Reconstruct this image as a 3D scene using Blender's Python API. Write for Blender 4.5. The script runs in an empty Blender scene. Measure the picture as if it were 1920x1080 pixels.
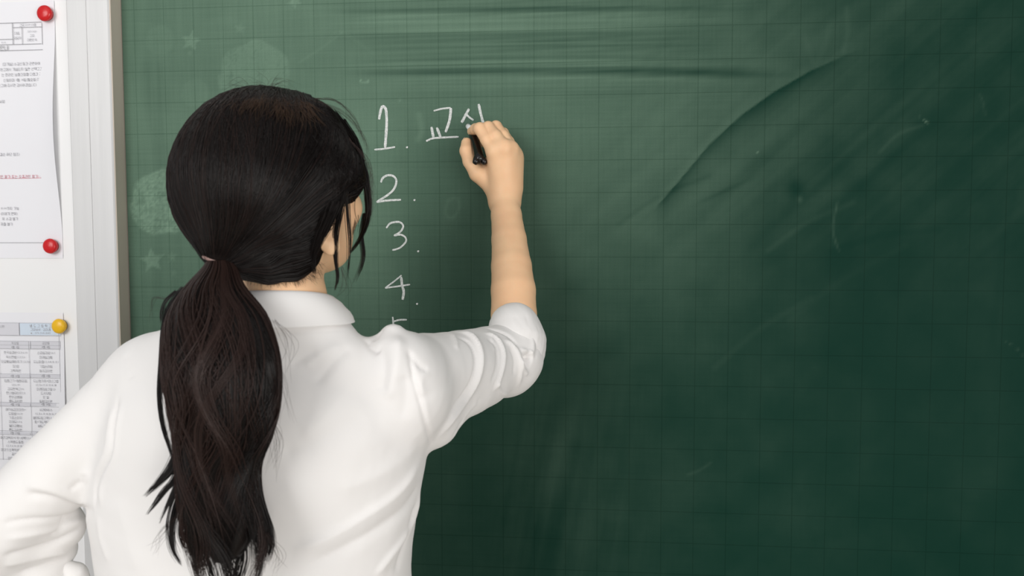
import bpy, bmesh, math, random
import numpy as np
from mathutils import Vector, Matrix
from mathutils.bvhtree import BVHTree
C = bpy.context.scene.collection
rng = np.random.default_rng(7)
random.seed(7)

# ------------------------------------------------------------------ camera
ZO = 1.78                                    # height of the origin grid crossing above the floor
FPX = 1632.45
CAM = np.array([0.1108, -1.3625, -0.3124 + ZO])
ya, pb, rg = -0.10664, 0.06301, -0.0021
fw = np.array([math.sin(ya)*math.cos(pb), math.cos(ya)*math.cos(pb), -math.sin(pb)])
r0 = np.array([math.cos(ya), -math.sin(ya), 0.0]); u0 = np.cross(r0, fw)
CR = r0*math.cos(rg) + u0*math.sin(rg); CU = u0*math.cos(rg) - r0*math.sin(rg)
cam = bpy.data.cameras.new('camera'); co = bpy.data.objects.new('camera', cam); C.objects.link(co)
M = Matrix.Identity(4)
for i in range(3):
    M[i][0] = CR[i]; M[i][1] = CU[i]; M[i][2] = -fw[i]; M[i][3] = CAM[i]
co.matrix_world = M
cam.sensor_width = 36; cam.lens = FPX*36/1920; cam.clip_start = 0.02
cam.dof.use_dof = True; cam.dof.focus_distance = 1.31; cam.dof.aperture_fstop = 7.0
S = bpy.context.scene; S.camera = co

# ------------------------------------------------------------------ light and exposure
w = bpy.data.worlds.new('world'); S.world = w; w.use_nodes = True
w.node_tree.nodes['Background'].inputs[0].default_value = (0.93, 0.96, 1.0, 1)
w.node_tree.nodes['Background'].inputs[1].default_value = 0.30
def area(name, loc, aim, sx, sy, power, col):
    l = bpy.data.lights.new(name, 'AREA'); l.shape = 'RECTANGLE'; l.size = sx; l.size_y = sy
    l.energy = power; l.color = col
    o = bpy.data.objects.new(name, l); C.objects.link(o); o.location = loc
    o.rotation_euler = (Vector(aim)-Vector(loc)).to_track_quat('-Z', 'Y').to_euler()
    return o
area('window_daylight', (-1.3, -2.8, 2.1), (0.0, -0.2, 1.35), 1.5, 1.3, 44, (1.0, 0.985, 0.965))
area('rear_fill_light', (1.7, -2.7, 1.1), (-0.1, -0.4, 1.35), 2.2, 1.4, 46, (1.0, 0.965, 0.92))  # added fill lamp from the rear right, lifts the sleeve underside
area('ceiling_daylight_bounce', (-.3, -1.5, 2.9), (-.2, -0.6, 0.0), 2.2, 1.4, 6, (1.0, 0.95, 0.88))
S.view_settings.view_transform = 'Standard'; S.view_settings.look = 'None'
S.view_settings.exposure = 0.0; S.view_settings.gamma = 1.0; S.view_settings.use_curve_mapping = False

# ------------------------------------------------------------------ geometry helpers
def ray(px, py):
    d = fw + CR*((px-960)/FPX) + CU*((540-py)/FPX)
    return d
def at(px, py, y):                           # measured point: sight line meets the plane at distance y from the board
    d = ray(px, py); return CAM + d*((y-CAM[1])/d[1])
def depth(p): return float((np.asarray(p)-CAM)@fw)
def pxr(n, p): return n*depth(p)/FPX         # a pixel length at point p, in metres
def tag(o, label=None, cat=None, group=None, kind=None):
    if label: o['label'] = label
    if cat: o['category'] = cat
    if group: o['group'] = group
    if kind: o['kind'] = kind
    return o
def empty(name, loc, label, cat, group=None):
    o = bpy.data.objects.new(name, None); C.objects.link(o); o.location = loc; o.empty_display_size = .05
    return tag(o, label, cat, group)
def mk(name, V, F, mat, parent=None, smooth=True):
    """world-space vertices -> one mesh object, origin at the parent's origin"""
    off = np.array(parent.matrix_world.translation) if parent is not None else np.zeros(3)
    if parent is not None:
        off = np.array(parent_loc(parent))
    V = np.asarray(V, dtype=np.float64)-off
    me = bpy.data.meshes.new(name); me.from_pydata(V.tolist() if len(V) < 3000 else V, [], F if isinstance(F, list) else F.tolist())
    me.update()
    if smooth:
        me.polygons.foreach_set('use_smooth', np.ones(len(me.polygons), dtype=bool))
    me.materials.append(mat)
    o = bpy.data.objects.new(name, me); C.objects.link(o)
    if parent is not None: o.parent = parent
    return o
def parent_loc(p):
    l = np.array(p.location)
    while p.parent is not None:
        p = p.parent; l = l+np.array(p.location)
    return l
def box(x0, x1, y0, y1, z0, z1):
    V = [(x, y, z) for x in (x0, x1) for y in (y0, y1) for z in (z0, z1)]
    F = [(0,1,3,2),(4,6,7,5),(0,4,5,1),(2,3,7,6),(0,2,6,4),(1,5,7,3)]
    return V, F
def bevbox(x0, x1, y0, y1, z0, z1, b=.002, seg=2):
    bm = bmesh.new(); V, F = box(x0, x1, y0, y1, z0, z1)
    vs = [bm.verts.new(v) for v in V]
    for f in F: bm.faces.new([vs[i] for i in f])
    bmesh.ops.recalc_face_normals(bm, faces=bm.faces)
    if b: bmesh.ops.bevel(bm, geom=bm.edges[:], offset=b, segments=seg, affect='EDGES', profile=.5)
    V = [tuple(v.co) for v in bm.verts]; bm.verts.index_update()
    F = [[v.index for v in f.verts] for f in bm.faces]; bm.free()
    return V, F
def tube(points, radii, n=10, cap=True):
    P = np.asarray(points, float); m = len(P)
    R = np.broadcast_to(np.asarray(radii, float), (m,))
    T = np.gradient(P, axis=0); T /= np.linalg.norm(T, axis=1)[:, None]
    up = np.array([0, 0, 1.]) if abs(T[0][2]) < .9 else np.array([1., 0, 0])
    V = []; A = np.cross(T[0], up); A /= np.linalg.norm(A)
    for i in range(m):
        A = A-T[i]*(A@T[i]); A /= np.linalg.norm(A); B = np.cross(T[i], A)
        for k in range(n):
            a = 2*math.pi*k/n; V.append(P[i]+R[i]*(A*math.cos(a)+B*math.sin(a)))
    F = [[i*n+k, i*n+(k+1) % n, (i+1)*n+(k+1) % n, (i+1)*n+k] for i in range(m-1) for k in range(n)]
    if cap: F += [[k for k in range(n)][::-1], [(m-1)*n+k for k in range(n)]]
    return V, F
def spline(P, n):
    """Catmull-Rom resample of a polyline (k,d) to n points"""
    P = np.asarray(P, float)
    if len(P) == 2: return P[0]+(P[1]-P[0])*np.linspace(0, 1, n)[:, None]
    Q = np.vstack([2*P[0]-P[1], P, 2*P[-1]-P[-2]])
    t = np.linspace(0, len(P)-1-1e-9, n); i = t.astype(int); f = (t-i)[:, None]
    a, b, c, d = Q[i], Q[i+1], Q[i+2], Q[i+3]
    return .5*((2*b)+(-a+c)*f+(2*a-5*b+4*c-d)*f*f+(-a+3*b-3*c+d)*f**3)

# ------------------------------------------------------------------ smooth solids: distance fields + surface nets
class Field:
    def __init__(s, lo, hi, h):
        s.lo = np.asarray(lo, float); s.h = h
        n = np.ceil((np.asarray(hi)-s.lo)/h).astype(int)+1; s.n = n
        s.ax = [(s.lo[i]+h*np.arange(n[i])).astype(np.float32) for i in range(3)]
        s.F = np.full(n, 1.0, dtype=np.float32)
    def win(s, lo, hi, m):
        a = np.clip(np.floor((np.asarray(lo)-m-s.lo)/s.h).astype(int), 0, s.n)
        b = np.clip(np.ceil((np.asarray(hi)+m-s.lo)/s.h).astype(int)+1, 0, s.n)
        if (b <= a).any(): return None
        sl = tuple(slice(a[i], b[i]) for i in range(3))
        X = s.ax[0][sl[0]][:, None, None]; Y = s.ax[1][sl[1]][None, :, None]; Z = s.ax[2][sl[2]][None, None, :]
        return sl, X, Y, Z
    def union(s, sl, d, k):
        f = s.F[sl]; d = d.astype(np.float32)
        if k > 0:
            h = np.clip(.5+.5*(f-d)/k, 0, 1); s.F[sl] = f*(1-h)+d*h-k*h*(1-h)
        else: s.F[sl] = np.minimum(f, d)
    def sub(s, sl, d, k):
        f = -s.F[sl]; d = d.astype(np.float32)
        h = np.clip(.5+.5*(f-d)/k, 0, 1); s.F[sl] = -(f*(1-h)+d*h-k*h*(1-h))
    def cone(s, a, b, ra, rb, k=.01, op='u'):
        a = np.asarray(a, float); b = np.asarray(b, float); r = max(ra, rb)
        wn = s.win(np.minimum(a, b)-r, np.maximum(a, b)+r, k+.01)
        if wn is None: return
        sl, X, Y, Z = wn; ba = b-a; L = ba@ba+1e-12
        px, py, pz = X-a[0], Y-a[1], Z-a[2]
        t = np.clip((px*ba[0]+py*ba[1]+pz*ba[2])/L, 0, 1)
        d = np.sqrt((px-t*ba[0])**2+(py-t*ba[1])**2+(pz-t*ba[2])**2)-(ra+(rb-ra)*t)
        (s.union if op == 'u' else s.sub)(sl, d, k)
    def chain(s, pts, k=.008, ki=.003):
        """a limb: tapered segments joined tightly to each other, then blended softly into the rest"""
        A = np.array([p for p, _ in pts]); r = max(q for _, q in pts)
        wn = s.win(A.min(0)-r, A.max(0)+r, k+.01)
        if wn is None: return
        sl = wn[0]; keep = s.F[sl].copy(); s.F[sl] = 1.0
        for (a, ra), (b, rb) in zip(pts[:-1], pts[1:]): s.cone(a, b, ra, rb, ki)
        d = s.F[sl].copy(); s.F[sl] = keep; s.union(sl, d, k)
    def ell(s, c, R, ax=None, k=.01, op='u'):
        c = np.asarray(c, float); R = np.asarray(R, float); m = R.max()
        wn = s.win(c-m, c+m, k+.01)
        if wn is None: return
        sl, X, Y, Z = wn
        A = np.eye(3) if ax is None else np.asarray(ax)
        px, py, pz = X-c[0], Y-c[1], Z-c[2]
        q = [(px*A[i][0]+py*A[i][1]+pz*A[i][2])/R[i] for i in range(3)]
        k0 = np.sqrt(q[0]**2+q[1]**2+q[2]**2)
        k1 = np.sqrt((q[0]/R[0])**2+(q[1]/R[1])**2+(q[2]/R[2])**2)
        d = k0*(k0-1)/np.maximum(k1, 1e-6)
        (s.union if op == 'u' else s.sub)(sl, d, k)
    def column(s, tab, k=.01, e=2.3):
        """tab rows: z, cx, cy, a, b - upright body whose level cuts are super-ellipses"""
        T = np.array(sorted(tab)); z0, z1 = T[0, 0], T[-1, 0]
        lo = [min(T[:, 1]-T[:, 3]), min(T[:, 2]-T[:, 4]), z0]; hi = [max(T[:, 1]+T[:, 3]), max(T[:, 2]+T[:, 4]), z1]
        wn = s.win(lo, hi, k+.01)
        if wn is None: return
        sl, X, Y, Z = wn
        zz = np.linspace(z0, z1, 200); sm = [np.interp(zz, T[:, 0], T[:, i]) for i in range(1, 5)]
        ker = np.hanning(25); ker /= ker.sum()
        sm = [np.convolve(np.pad(q, 12, mode='edge'), ker, 'valid') for q in sm]
        z = Z.ravel(); cx, cy, a, b = [np.interp(z, zz, q)[None, None, :] for q in sm]
        q = (np.abs((X-cx)/a)**e+np.abs((Y-cy)/b)**e)**(1/e)
        d = (q-1)*np.minimum(a, b)
        dz = np.maximum(z0-z, z-z1)[None, None, :]
        d = np.maximum(d, dz)
        s.union(sl, d, k)
    def mesh(s):
        F = s.F; n = np.array(F.shape); ins = F < 0
        c = [ins[i:n[0]-1+i, j:n[1]-1+j, k:n[2]-1+k] for i in (0, 1) for j in (0, 1) for k in (0, 1)]
        tot = sum(q.astype(np.int8) for q in c); act = (tot > 0) & (tot < 8)
        I = np.argwhere(act); idx = np.full(act.shape, -1, dtype=np.int32); idx[act] = np.arange(len(I))
        corners = [(i, j, k) for i in (0, 1) for j in (0, 1) for k in (0, 1)]
        val = np.stack([F[I[:, 0]+a, I[:, 1]+b, I[:, 2]+cc] for a, b, cc in corners], 1)
        P = np.zeros((len(I), 3)); N = np.zeros(len(I))
        for u in range(8):
            for v in range(u+1, 8):
                cu, cv = np.array(corners[u]), np.array(corners[v])
                if abs(cu-cv).sum() != 1: continue
                a, b = val[:, u], val[:, v]; x = (a < 0) != (b < 0)
                t = np.where(x, a/np.where(x, a-b, 1), 0)
                P[x] += (cu+(cv-cu)*t[:, None])[x]; N[x] += 1
        V = s.lo+(I+P/N[:, None])*s.h
        Q = []
        for ax in range(3):
            o1, o2 = [(1, 2), (2, 0), (0, 1)][ax]
            sa = [slice(None)]*3; sb = [slice(None)]*3; sa[ax] = slice(0, -1); sb[ax] = slice(1, None)
            A, B = ins[tuple(sa)], ins[tuple(sb)]
            E = np.argwhere(A != B)
            E = E[(E[:, o1] > 0) & (E[:, o2] > 0) & (E[:, o1] < n[o1]-1) & (E[:, o2] < n[o2]-1)]
            fl = A[E[:, 0], E[:, 1], E[:, 2]]
            g = []
            for d1, d2 in ((0, 0), (1, 0), (1, 1), (0, 1)):
                e = E.copy(); e[:, o1] -= d1; e[:, o2] -= d2; g.append(idx[e[:, 0], e[:, 1], e[:, 2]])
            g = np.stack(g, 1)
            g[~fl] = g[~fl][:, ::-1]
            Q.append(g)
        Q = np.vstack(Q); Q = Q[(Q >= 0).all(1)]
        return V, Q
def vnormals(V, Q):
    n = np.cross(V[Q[:, 2]]-V[Q[:, 0]], V[Q[:, 3]]-V[Q[:, 1]]); N = np.zeros_like(V)
    for i in range(4): np.add.at(N, Q[:, i], n)
    return N/np.maximum(np.linalg.norm(N, axis=1), 1e-12)[:, None]
def relax(V, Q, it=2, lam=.5):
    a = np.concatenate([Q[:, i] for i in range(4)]); b = np.concatenate([Q[:, (i+1) % 4] for i in range(4)])
    for _ in range(it):
        for l in (lam, -lam*1.02):
            A = np.zeros_like(V); n = np.zeros(len(V))
            np.add.at(A, a, V[b]); np.add.at(A, b, V[a]); np.add.at(n, a, 1); np.add.at(n, b, 1)
            V = V+l*(A/np.maximum(n, 1)[:, None]-V)
    return V
def caster(V, Q):
    return BVHTree.FromPolygons([tuple(v) for v in V], Q.tolist() if hasattr(Q, 'tolist') else Q)
def cast(bv, px, py):
    d = Vector(ray(px, py)); h = bv.ray_cast(Vector(CAM), d.normalized())
    return None if h[0] is None else np.array(h[0])
def seg_dist(V, P):
    """distance to a polyline, the offset vector and the position (0..1) along it"""
    best = np.full(len(V), 9.); off = np.zeros_like(V); par = np.zeros(len(V)); m = len(P)-1
    for i in range(m):
        a, b = P[i], P[i+1]; ba = b-a; t = np.clip(((V-a)@ba)/(ba@ba+1e-12), 0, 1)
        q = V-(a+t[:, None]*ba); d = np.linalg.norm(q, axis=1); k = d < best
        best[k] = d[k]; off[k] = q[k]; par[k] = (i+t[k])/m
    return best, off, par

# ------------------------------------------------------------------ materials
def mat(name, col, rough=.6, spec=.5, **kw):
    m = bpy.data.materials.new(name); m.use_nodes = True; b = m.node_tree.nodes['Principled BSDF']
    b.inputs['Base Color'].default_value = (*col, 1); b.inputs['Roughness'].default_value = rough
    b.inputs['Specular IOR Level'].default_value = spec
    for k, v in kw.items(): b.inputs[k.replace('_', ' ')].default_value = v
    return m
def nd(m, t, **kw):
    n = m.node_tree.nodes.new(t)
    for k, v in kw.items(): setattr(n, k, v)
    return n
def lk(m, a, b): m.node_tree.links.new(a, b)
def mottle(m, scale, amt, col2, detail=4, stretch=(1, 1, 1), bump=0, bscale=None):
    """noise-driven blend of the base colour with col2, plus optional bump"""
    b = m.node_tree.nodes['Principled BSDF']; c1 = tuple(b.inputs['Base Color'].default_value)
    tc = nd(m, 'ShaderNodeTexCoord'); mp = nd(m, 'ShaderNodeMapping'); mp.inputs['Scale'].default_value = stretch
    lk(m, tc.outputs['Object'], mp.inputs[0])
    n = nd(m, 'ShaderNodeTexNoise'); n.inputs['Scale'].default_value = scale; n.inputs['Detail'].default_value = detail
    lk(m, mp.outputs[0], n.inputs['Vector'])
    r = nd(m, 'ShaderNodeMapRange'); r.inputs[1].default_value = .35; r.inputs[2].default_value = .65; r.inputs[3].default_value = 0; r.inputs[4].default_value = amt
    lk(m, n.outputs[0], r.inputs[0])
    mx = nd(m, 'ShaderNodeMix', data_type='RGBA'); mx.inputs[6].default_value = c1; mx.inputs[7].default_value = (*col2, 1)
    lk(m, r.outputs[0], mx.inputs[0]); lk(m, mx.outputs[2], b.inputs['Base Color'])
    if bump:
        n2 = nd(m, 'ShaderNodeTexNoise'); n2.inputs['Scale'].default_value = bscale or scale*3; n2.inputs['Detail'].default_value = 3
        lk(m, mp.outputs[0], n2.inputs['Vector'])
        bp = nd(m, 'ShaderNodeBump'); bp.inputs['Strength'].default_value = bump; bp.inputs['Distance'].default_value = .001
        lk(m, n2.outputs[0], bp.inputs['Height']); lk(m, bp.outputs[0], b.inputs['Normal'])
    return m
m_wall = mottle(mat('wall_paint', (.72, .71, .68), .8), 3, .3, (.66, .65, .62), bump=.2, bscale=200)
m_floor = mottle(mat('floor_lino', (.42, .38, .33), .4), 6, .4, (.36, .33, .28))
m_base = mat('baseboard_wood', (.25, .15, .09), .5)
m_white = mottle(mat('white_enamel', (.90, .90, .905), .35), 4, .25, (.86, .86, .87))
m_alu = mottle(mat('brushed_frame', (.68, .68, .685), .42, .5, Metallic=.1), 60, .5, (.63, .63, .635), stretch=(1, 1, .05), bump=.15)
m_beige = mottle(mat('frame_side', (.66, .58, .50), .55), 40, .5, (.61, .53, .45), stretch=(1, 1, .08))
m_paper = mottle(mat('paper', (.86, .86, .90), .75, .2), 15, .3, (.83, .83, .87))
m_ink = mat('printed_ink', (.33, .33, .35), .8, .2)
m_ink_light = mat('printed_ink_light', (.45, .45, .48), .8, .2)
m_red_ink = mat('red_ink', (.75, .30, .36), .8, .2)
m_shade = mat('printed_grey_fill', (.70, .70, .75), .8, .2)
m_blue_fill = mat('printed_blue_fill', (.66, .75, .86), .8, .2)
m_red = mat('red_plastic', (.62, .012, .015), .28, .5)
m_yellow = mat('yellow_plastic', (.90, .52, .015), .3, .5)
m_chalk = mottle(mat('chalk', (.74, .75, .74), .95, .1), 420, .85, (.42, .47, .45), detail=3)
m_skin = mat('skin', (.90, .59, .355), .48, .35, Subsurface_Weight=.12, Subsurface_Scale=.006)
m_skin.node_tree.nodes['Principled BSDF'].inputs['Subsurface Radius'].default_value = (1, .35, .2)
mottle(m_skin, 28, .5, (.84, .50, .29), bump=.12, bscale=900)
m_nail = mat('nail', (.78, .52, .42), .3)
m_lip = mat('lip', (.55, .2, .17), .4)
m_eye = mat('eye_white', (.8, .78, .76), .2); m_iris = mat('iris', (.03, .015, .01), .15)
m_hair = mat('hair_strand', (.0065, .0045, .004), .36, .26)
m_hair2 = mat('hair_strand_brown', (.020, .011, .009), .4, .25)
m_tail_brown = mat('ponytail_brown', (.030, .016, .013), .4, .3)
m_tie = mat('hair_elastic', (.26, .16, .14), .5)
m_black = mat('black_lacquer', (.006, .005, .005), .16, .55)
m_trouser = mottle(mat('dark_trousers', (.02, .022, .03), .85), 50, .4, (.03, .03, .04))
m_shoe = mat('shoe', (.02, .02, .02), .4)
# shirt: fine woven cotton
m_shirt = mat('white_cotton', (.815, .80, .79), .88, .15, Sheen_Weight=.15)
b = m_shirt.node_tree.nodes['Principled BSDF']
tc = nd(m_shirt, 'ShaderNodeTexCoord'); wv = nd(m_shirt, 'ShaderNodeTexNoise'); wv.inputs['Scale'].default_value = 1400
mp = nd(m_shirt, 'ShaderNodeMapping'); mp.inputs['Scale'].default_value = (1, 1, .25); lk(m_shirt, tc.outputs['Object'], mp.inputs[0]); lk(m_shirt, mp.outputs[0], wv.inputs['Vector'])
bp = nd(m_shirt, 'ShaderNodeBump'); bp.inputs['Strength'].default_value = .15; bp.inputs['Distance'].default_value = .0004
lk(m_shirt, wv.outputs[0], bp.inputs['Height']); lk(m_shirt, bp.outputs[0], b.inputs['Normal'])

# ------------------------------------------------------------------ the setting
V, F = box(-4.2, 4.2, .03, .15, 0, 2.9); tag(mk('wall_front', V, F, m_wall, smooth=False), kind='structure')
V, F = box(-4.2, 4.2, -4.2, .15, -.08, 0); tag(mk('floor', V, F, m_floor, smooth=False), kind='structure')
V, F = bevbox(-4.2, 4.2, .012, .03, 0, .1, .003); tag(mk('baseboard_front', V, F, m_base, smooth=False), kind='structure')

# ------------------------------------------------------------------ chalkboard
XF = float(at(230, 100, 0)[0])               # inner edge of the frame
D = .031                                      # how far the frame stands proud
BX1, BZ0, BZ1 = 1.75, .86, 2.06
board = empty('chalkboard', (XF, 0.0, BZ0), 'dark green chalkboard printed with a faint square grid, covered in smeared chalk dust', 'chalkboard')
# surface with its chalk dust and a broad tone gradient in one mask
hx = .003
nx, nz = int((BX1-XF)/hx)+1, int((BZ1-BZ0)/hx)+1
gx = np.linspace(XF, BX1, nx); gz = np.linspace(BZ0, BZ1, nz)
GX, GZ = np.meshgrid(gx, gz, indexing='ij')
Pb = np.stack([GX.ravel(), np.zeros(GX.size), GZ.ravel()], 1)
dd = Pb-CAM; zc = dd@fw; U = (960+FPX*(dd@CR)/zc); W = (540-FPX*(dd@CU)/zc)
def vnoise(x, y, seed):
    x = np.asarray(x); y = np.asarray(y); r = np.random.default_rng(seed); T = r.random((256, 256))
    xi = np.floor(x).astype(int); yi = np.floor(y).astype(int); fx = x-xi; fy = y-yi
    fx = fx*fx*(3-2*fx); fy = fy*fy*(3-2*fy)
    g = lambda i, j: T[(xi+i) % 256, (yi+j) % 256]
    return (g(0, 0)*(1-fx)+g(1, 0)*fx)*(1-fy)+(g(0, 1)*(1-fx)+g(1, 1)*fx)*fy
def fbm(x, y, seed, o=4): return sum(vnoise(x*2**k, y*2**k, seed+k)*.5**k for k in range(o))/(2-2*.5**o)
def sst(a, b, x): t = np.clip((x-a)/(b-a), 0, 1); return t*t*(3-2*t)
def gauss(x, s): return np.exp(-(x/s)**2)
dust = .006+.09*sst(1750, 1150, U)+.44*sst(1500, 420, U)*sst(980, 120, W)+.24*sst(1900, 1250, U)*sst(800, 60, W)*sst(420, 1250, U)+.05*sst(1000, 500, U)+.13*sst(800, 690, U)*sst(120, 260, W)-.07*gauss(U-855, 75)*sst(230, 300, W)*sst(800, 600, W)+.05*sst(1500, 1800, U)*sst(560, 200, W)  # broad tone: paler towards the left and top, darkest at lower right
dust += .12*(fbm(U/260, W/230, 3)-.5) + .07*(fbm(U/60, W/60, 9)-.5)
# left: upright wiping streaks
dust += .10*(fbm(U/14, W/420, 21)-.5)*sst(760, 420, U)
dust -= .10*gauss(U-(300+(W-140)*.02)-0, 9)*sst(100, 160, W)*sst(520, 300, W)*.8
dust -= .06*gauss(U-(272+(W-110)*.1), 7)*sst(90, 130, W)*sst(330, 230, W)
# top: long level wipes
lev = sst(560, 760, U)*sst(1500, 1050, U)
wy = W+3*np.sin((U-700)/260)+ (U-900)*.006
dust += .22*(vnoise(wy/7, U/900, 5)-.5)*lev*sst(185, 110, W) + .22*(vnoise(wy/2.6, U/500, 6)-.5)*lev*sst(210, 120, W)
dust += .15*gauss(wy-42, 16)*lev; dust -= .13*gauss(wy-20, 7)*lev
dust -= .20*gauss(W-134-((U-1050)/420)**2*6, 7)*sst(600, 820, U)*sst(1520, 1300, U)
dust += .13*gauss(W-146-((U-1000)/420)**2*8, 4)*sst(640, 820, U)*sst(1500, 1100, U)
# sweep of an arm: slanting streaks and one crisp clean edge
s1 = (W+.85*(U-1230)+.00065*(U-1230)**2*0)
dust += .10*(fbm((U*.66+W*.75)/26, (U*.75-W*.66)/420, 31)-.5)*sst(940, 1200, U)*sst(620, 330, W)
arc = np.interp(U, [1228, 1270, 1330, 1390, 1450, 1520, 1600, 1700], [391, 343, 271, 216, 173, 133, 97, 70])
q = W-arc; on = sst(1222, 1250, U)*sst(1640, 1470, U)
dust -= .20*on*sst(-2.5, 2, q)*np.exp(-np.clip(q, 0, 999)/24); dust += .05*on*sst(-26, -2, q)*(q < 1)
arc2 = np.interp(U, [1300, 1420, 1520, 1640], [385, 330, 312, 345]); q = W-arc2
dust -= .06*sst(1290, 1340, U)*sst(1430, 1360, U)*gauss(q-0, 5)
for (a, c_, e, s, k) in [((1480, 600), (1700, 460), 9, 1, .025), ((1340, 690), (1520, 560), 8, 1, .035), ((1440, 470), (1600, 380), 6, 1, .04), ((1160, 420), (1330, 330), 5, 1, -.05), ((1560, 470), (1760, 430), 12, 1, -.05), ((1860, 640), (1910, 330), 20, 1, -.06), ((1650, 285), (1730, 235), 4, 1, .05)]:
    P2 = np.stack([U, W, 0*U], 1); d_, _, _ = seg_dist(P2, spline([(*a, 0), ((a[0]+c_[0])/2-6, (a[1]+c_[1])/2-8, 0), (*c_, 0)], 8)); dust += k*gauss(d_, e)
# lower part: upright faint streaks
dust += .10*(fbm((U+W*.18)/16, W/500, 41)-.5)*sst(640, 820, W)*sst(900, 1000, U)*sst(1300, 1080, U)
dust += .06*gauss(U-1045+(W-850)*.25, 22)*sst(760, 840, W)*sst(1000, 900, W)
dust -= .11*gauss(np.hypot(U-1492, (W-355)*.8), 16); dust += .12*gauss(np.hypot((U-1500)*1.6, W-374), 7)
for (x, y, r, k) in [(1737, 228, 2.2, .5), (1733, 224, 1.6, .35), (1741, 231, 1.6, .35), (1724, 219, 1.5, .2), (1420, 286, 1.8, .3), (750, 188, 2.4, .25), (690, 152, 1.8, .4), (676, 151, 1.6, .35), (1895, 645, 3, .12), (1908, 655, 3, .15), (1917, 666, 3, .12), (1885, 640, 2, .12)]:
    dust += k*gauss(np.hypot(U-x, W-y), r)
dust += .30*gauss(W-153.5, 1.4)*sst(674, 678, U)*sst(694, 690, U)
for pl, k, e in [([(1570, 380), (1562, 420), (1564, 445), (1573, 470)], .10, 2.2), ([(1835, 175), (1843, 190), (1847, 215)], .05, 2), ([(1587, 15), (1590, 60), (1582, 95)], .04, 5), ([(840, 375), (858, 372), (860, 395), (845, 410), (835, 398), (840, 378)], .06, 3),
                 ([(786, 215), (790, 245), (784, 262)], .13, 6), ([(242, 372), (239, 430), (241, 470)], .10, 3), ([(1290, 890), (1315, 880), (1332, 868)], .05, 3), ([(700, 100), (640, 60), (615, 75)], .04, 3), ([(560, 118), (610, 85), (640, 62)], .06, 2.5), ([(1510, 70), (1530, 120), (1560, 40)], .03, 7)]:
    d_, _, _ = seg_dist(np.stack([U, W, 0*U], 1), spline([(x, y, 0) for x, y in pl], 10)); dust += k*gauss(d_, e)
# ghosts of wiped drawings: two discs and a few stars
fine = vnoise(U/2.6, W/2.6, 77); squig = np.abs(fbm(U/22, W/22, 51, 3)-.5)
def disc(x, y, r, k, rag=.06):
    ang = np.arctan2(W-y, U-x); rr = r*(1+rag*(vnoise(ang*2+9, 0*ang, 14)-.5)*2)
    return k*sst(rr+3, rr-3, np.hypot(U-x, W-y))
g = disc(306, 379, 61, .34)*(.35+1.1*fine)*(1-.6*gauss(squig, .03))
for (x, y, r) in [(264, 379, 6), (322, 373, 6), (307, 365, 4)]: g *= 1-.6*gauss(np.hypot(U-x, W-y), r)
dust += g
g = disc(477, 142, 66, .14)*(.7+.5*fine)*(1-.8*gauss(squig, .025)); dust += g
def star(x, y, r, rot, k):
    a = np.arctan2(W-y, U-x)+rot; t = (a % (2*math.pi/5))-math.pi/5
    ri = r*.45; cx_, cy_ = r*math.cos(math.pi/5), r*math.sin(math.pi/5)
    rad = np.hypot(U-x, W-y); X, Y = rad*np.cos(t), np.abs(rad*np.sin(t))
    nx_, ny_ = cy_, -(cx_-ri)                # edge from inner point (ri,0) to the tip
    L = math.hypot(cy_, cx_-ri); dd_ = ((X-ri)*cy_-(Y)*(cx_-ri))/L
    return k*sst(1.6, -1.6, dd_)
for a_ in [(285, 488, 24, 1.7, .24), (322, 482, 11, .4, .14), (358, 77, 20, 1.4, .20), (553, 3, 14, .9, .2), (450, 53, 11, .2, .13), (326, 512, 7, .2, .1), (356, 100, 7, .6, .1)]:
    dust += star(*a_)*(.6+.6*fine)
dust += disc(300, 75, 27, .05)+disc(366, 174, 26, .05)
dust = np.clip(np.logaddexp(0, dust*28)/28, 0, 1)
idx = np.arange(nx*nz).reshape(nx, nz)
Qb = np.stack([idx[:-1, :-1], idx[1:, :-1], idx[1:, 1:], idx[:-1, 1:]], -1).reshape(-1, 4)
m_board = mat('green_enamel', (.02, .09, .06), .6, .02)
b = m_board.node_tree.nodes['Principled BSDF']
at_ = nd(m_board, 'ShaderNodeAttribute'); at_.attribute_name = 'chalk_dust'
tc = nd(m_board, 'ShaderNodeTexCoord'); sx = nd(m_board, 'ShaderNodeSeparateXYZ'); lk(m_board, tc.outputs['Object'], sx.inputs[0])
def mth(m, op, a, b_=None, c_=None):
    n = nd(m, 'ShaderNodeMath', operation=op)
    for i, v in enumerate((a, b_, c_)):
        if v is None: continue
        if isinstance(v, (int, float)): n.inputs[i].default_value = v
        else: lk(m, v, n.inputs[i])
    return n.outputs[0]
def gridline(sock, off):
    t = mth(m_board, 'ADD', sock, off); t = mth(m_board, 'PINGPONG', t, .025)
    return mth(m_board, 'LESS_THAN', t, .0006)
lines = mth(m_board, 'MAXIMUM', gridline(sx.outputs[0], XF+5), gridline(sx.outputs[2], BZ0-ZO+5))
n1 = nd(m_board, 'ShaderNodeTexNoise'); n1.inputs['Scale'].default_value = 900; lk(m_board, tc.outputs['Object'], n1.inputs['Vector'])
mpx = nd(m_board, 'ShaderNodeMapping'); mpx.inputs['Scale'].default_value = (260, 1, 10); lk(m_board, tc.outputs['Object'], mpx.inputs[0])
n2 = nd(m_board, 'ShaderNodeTexNoise'); n2.inputs['Scale'].default_value = 1; n2.inputs['Detail'].default_value = 3; lk(m_board, mpx.outputs[0], n2.inputs['Vector'])
mpy = nd(m_board, 'ShaderNodeMapping'); mpy.inputs['Scale'].default_value = (8, 1, 300); lk(m_board, tc.outputs['Object'], mpy.inputs[0])
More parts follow.
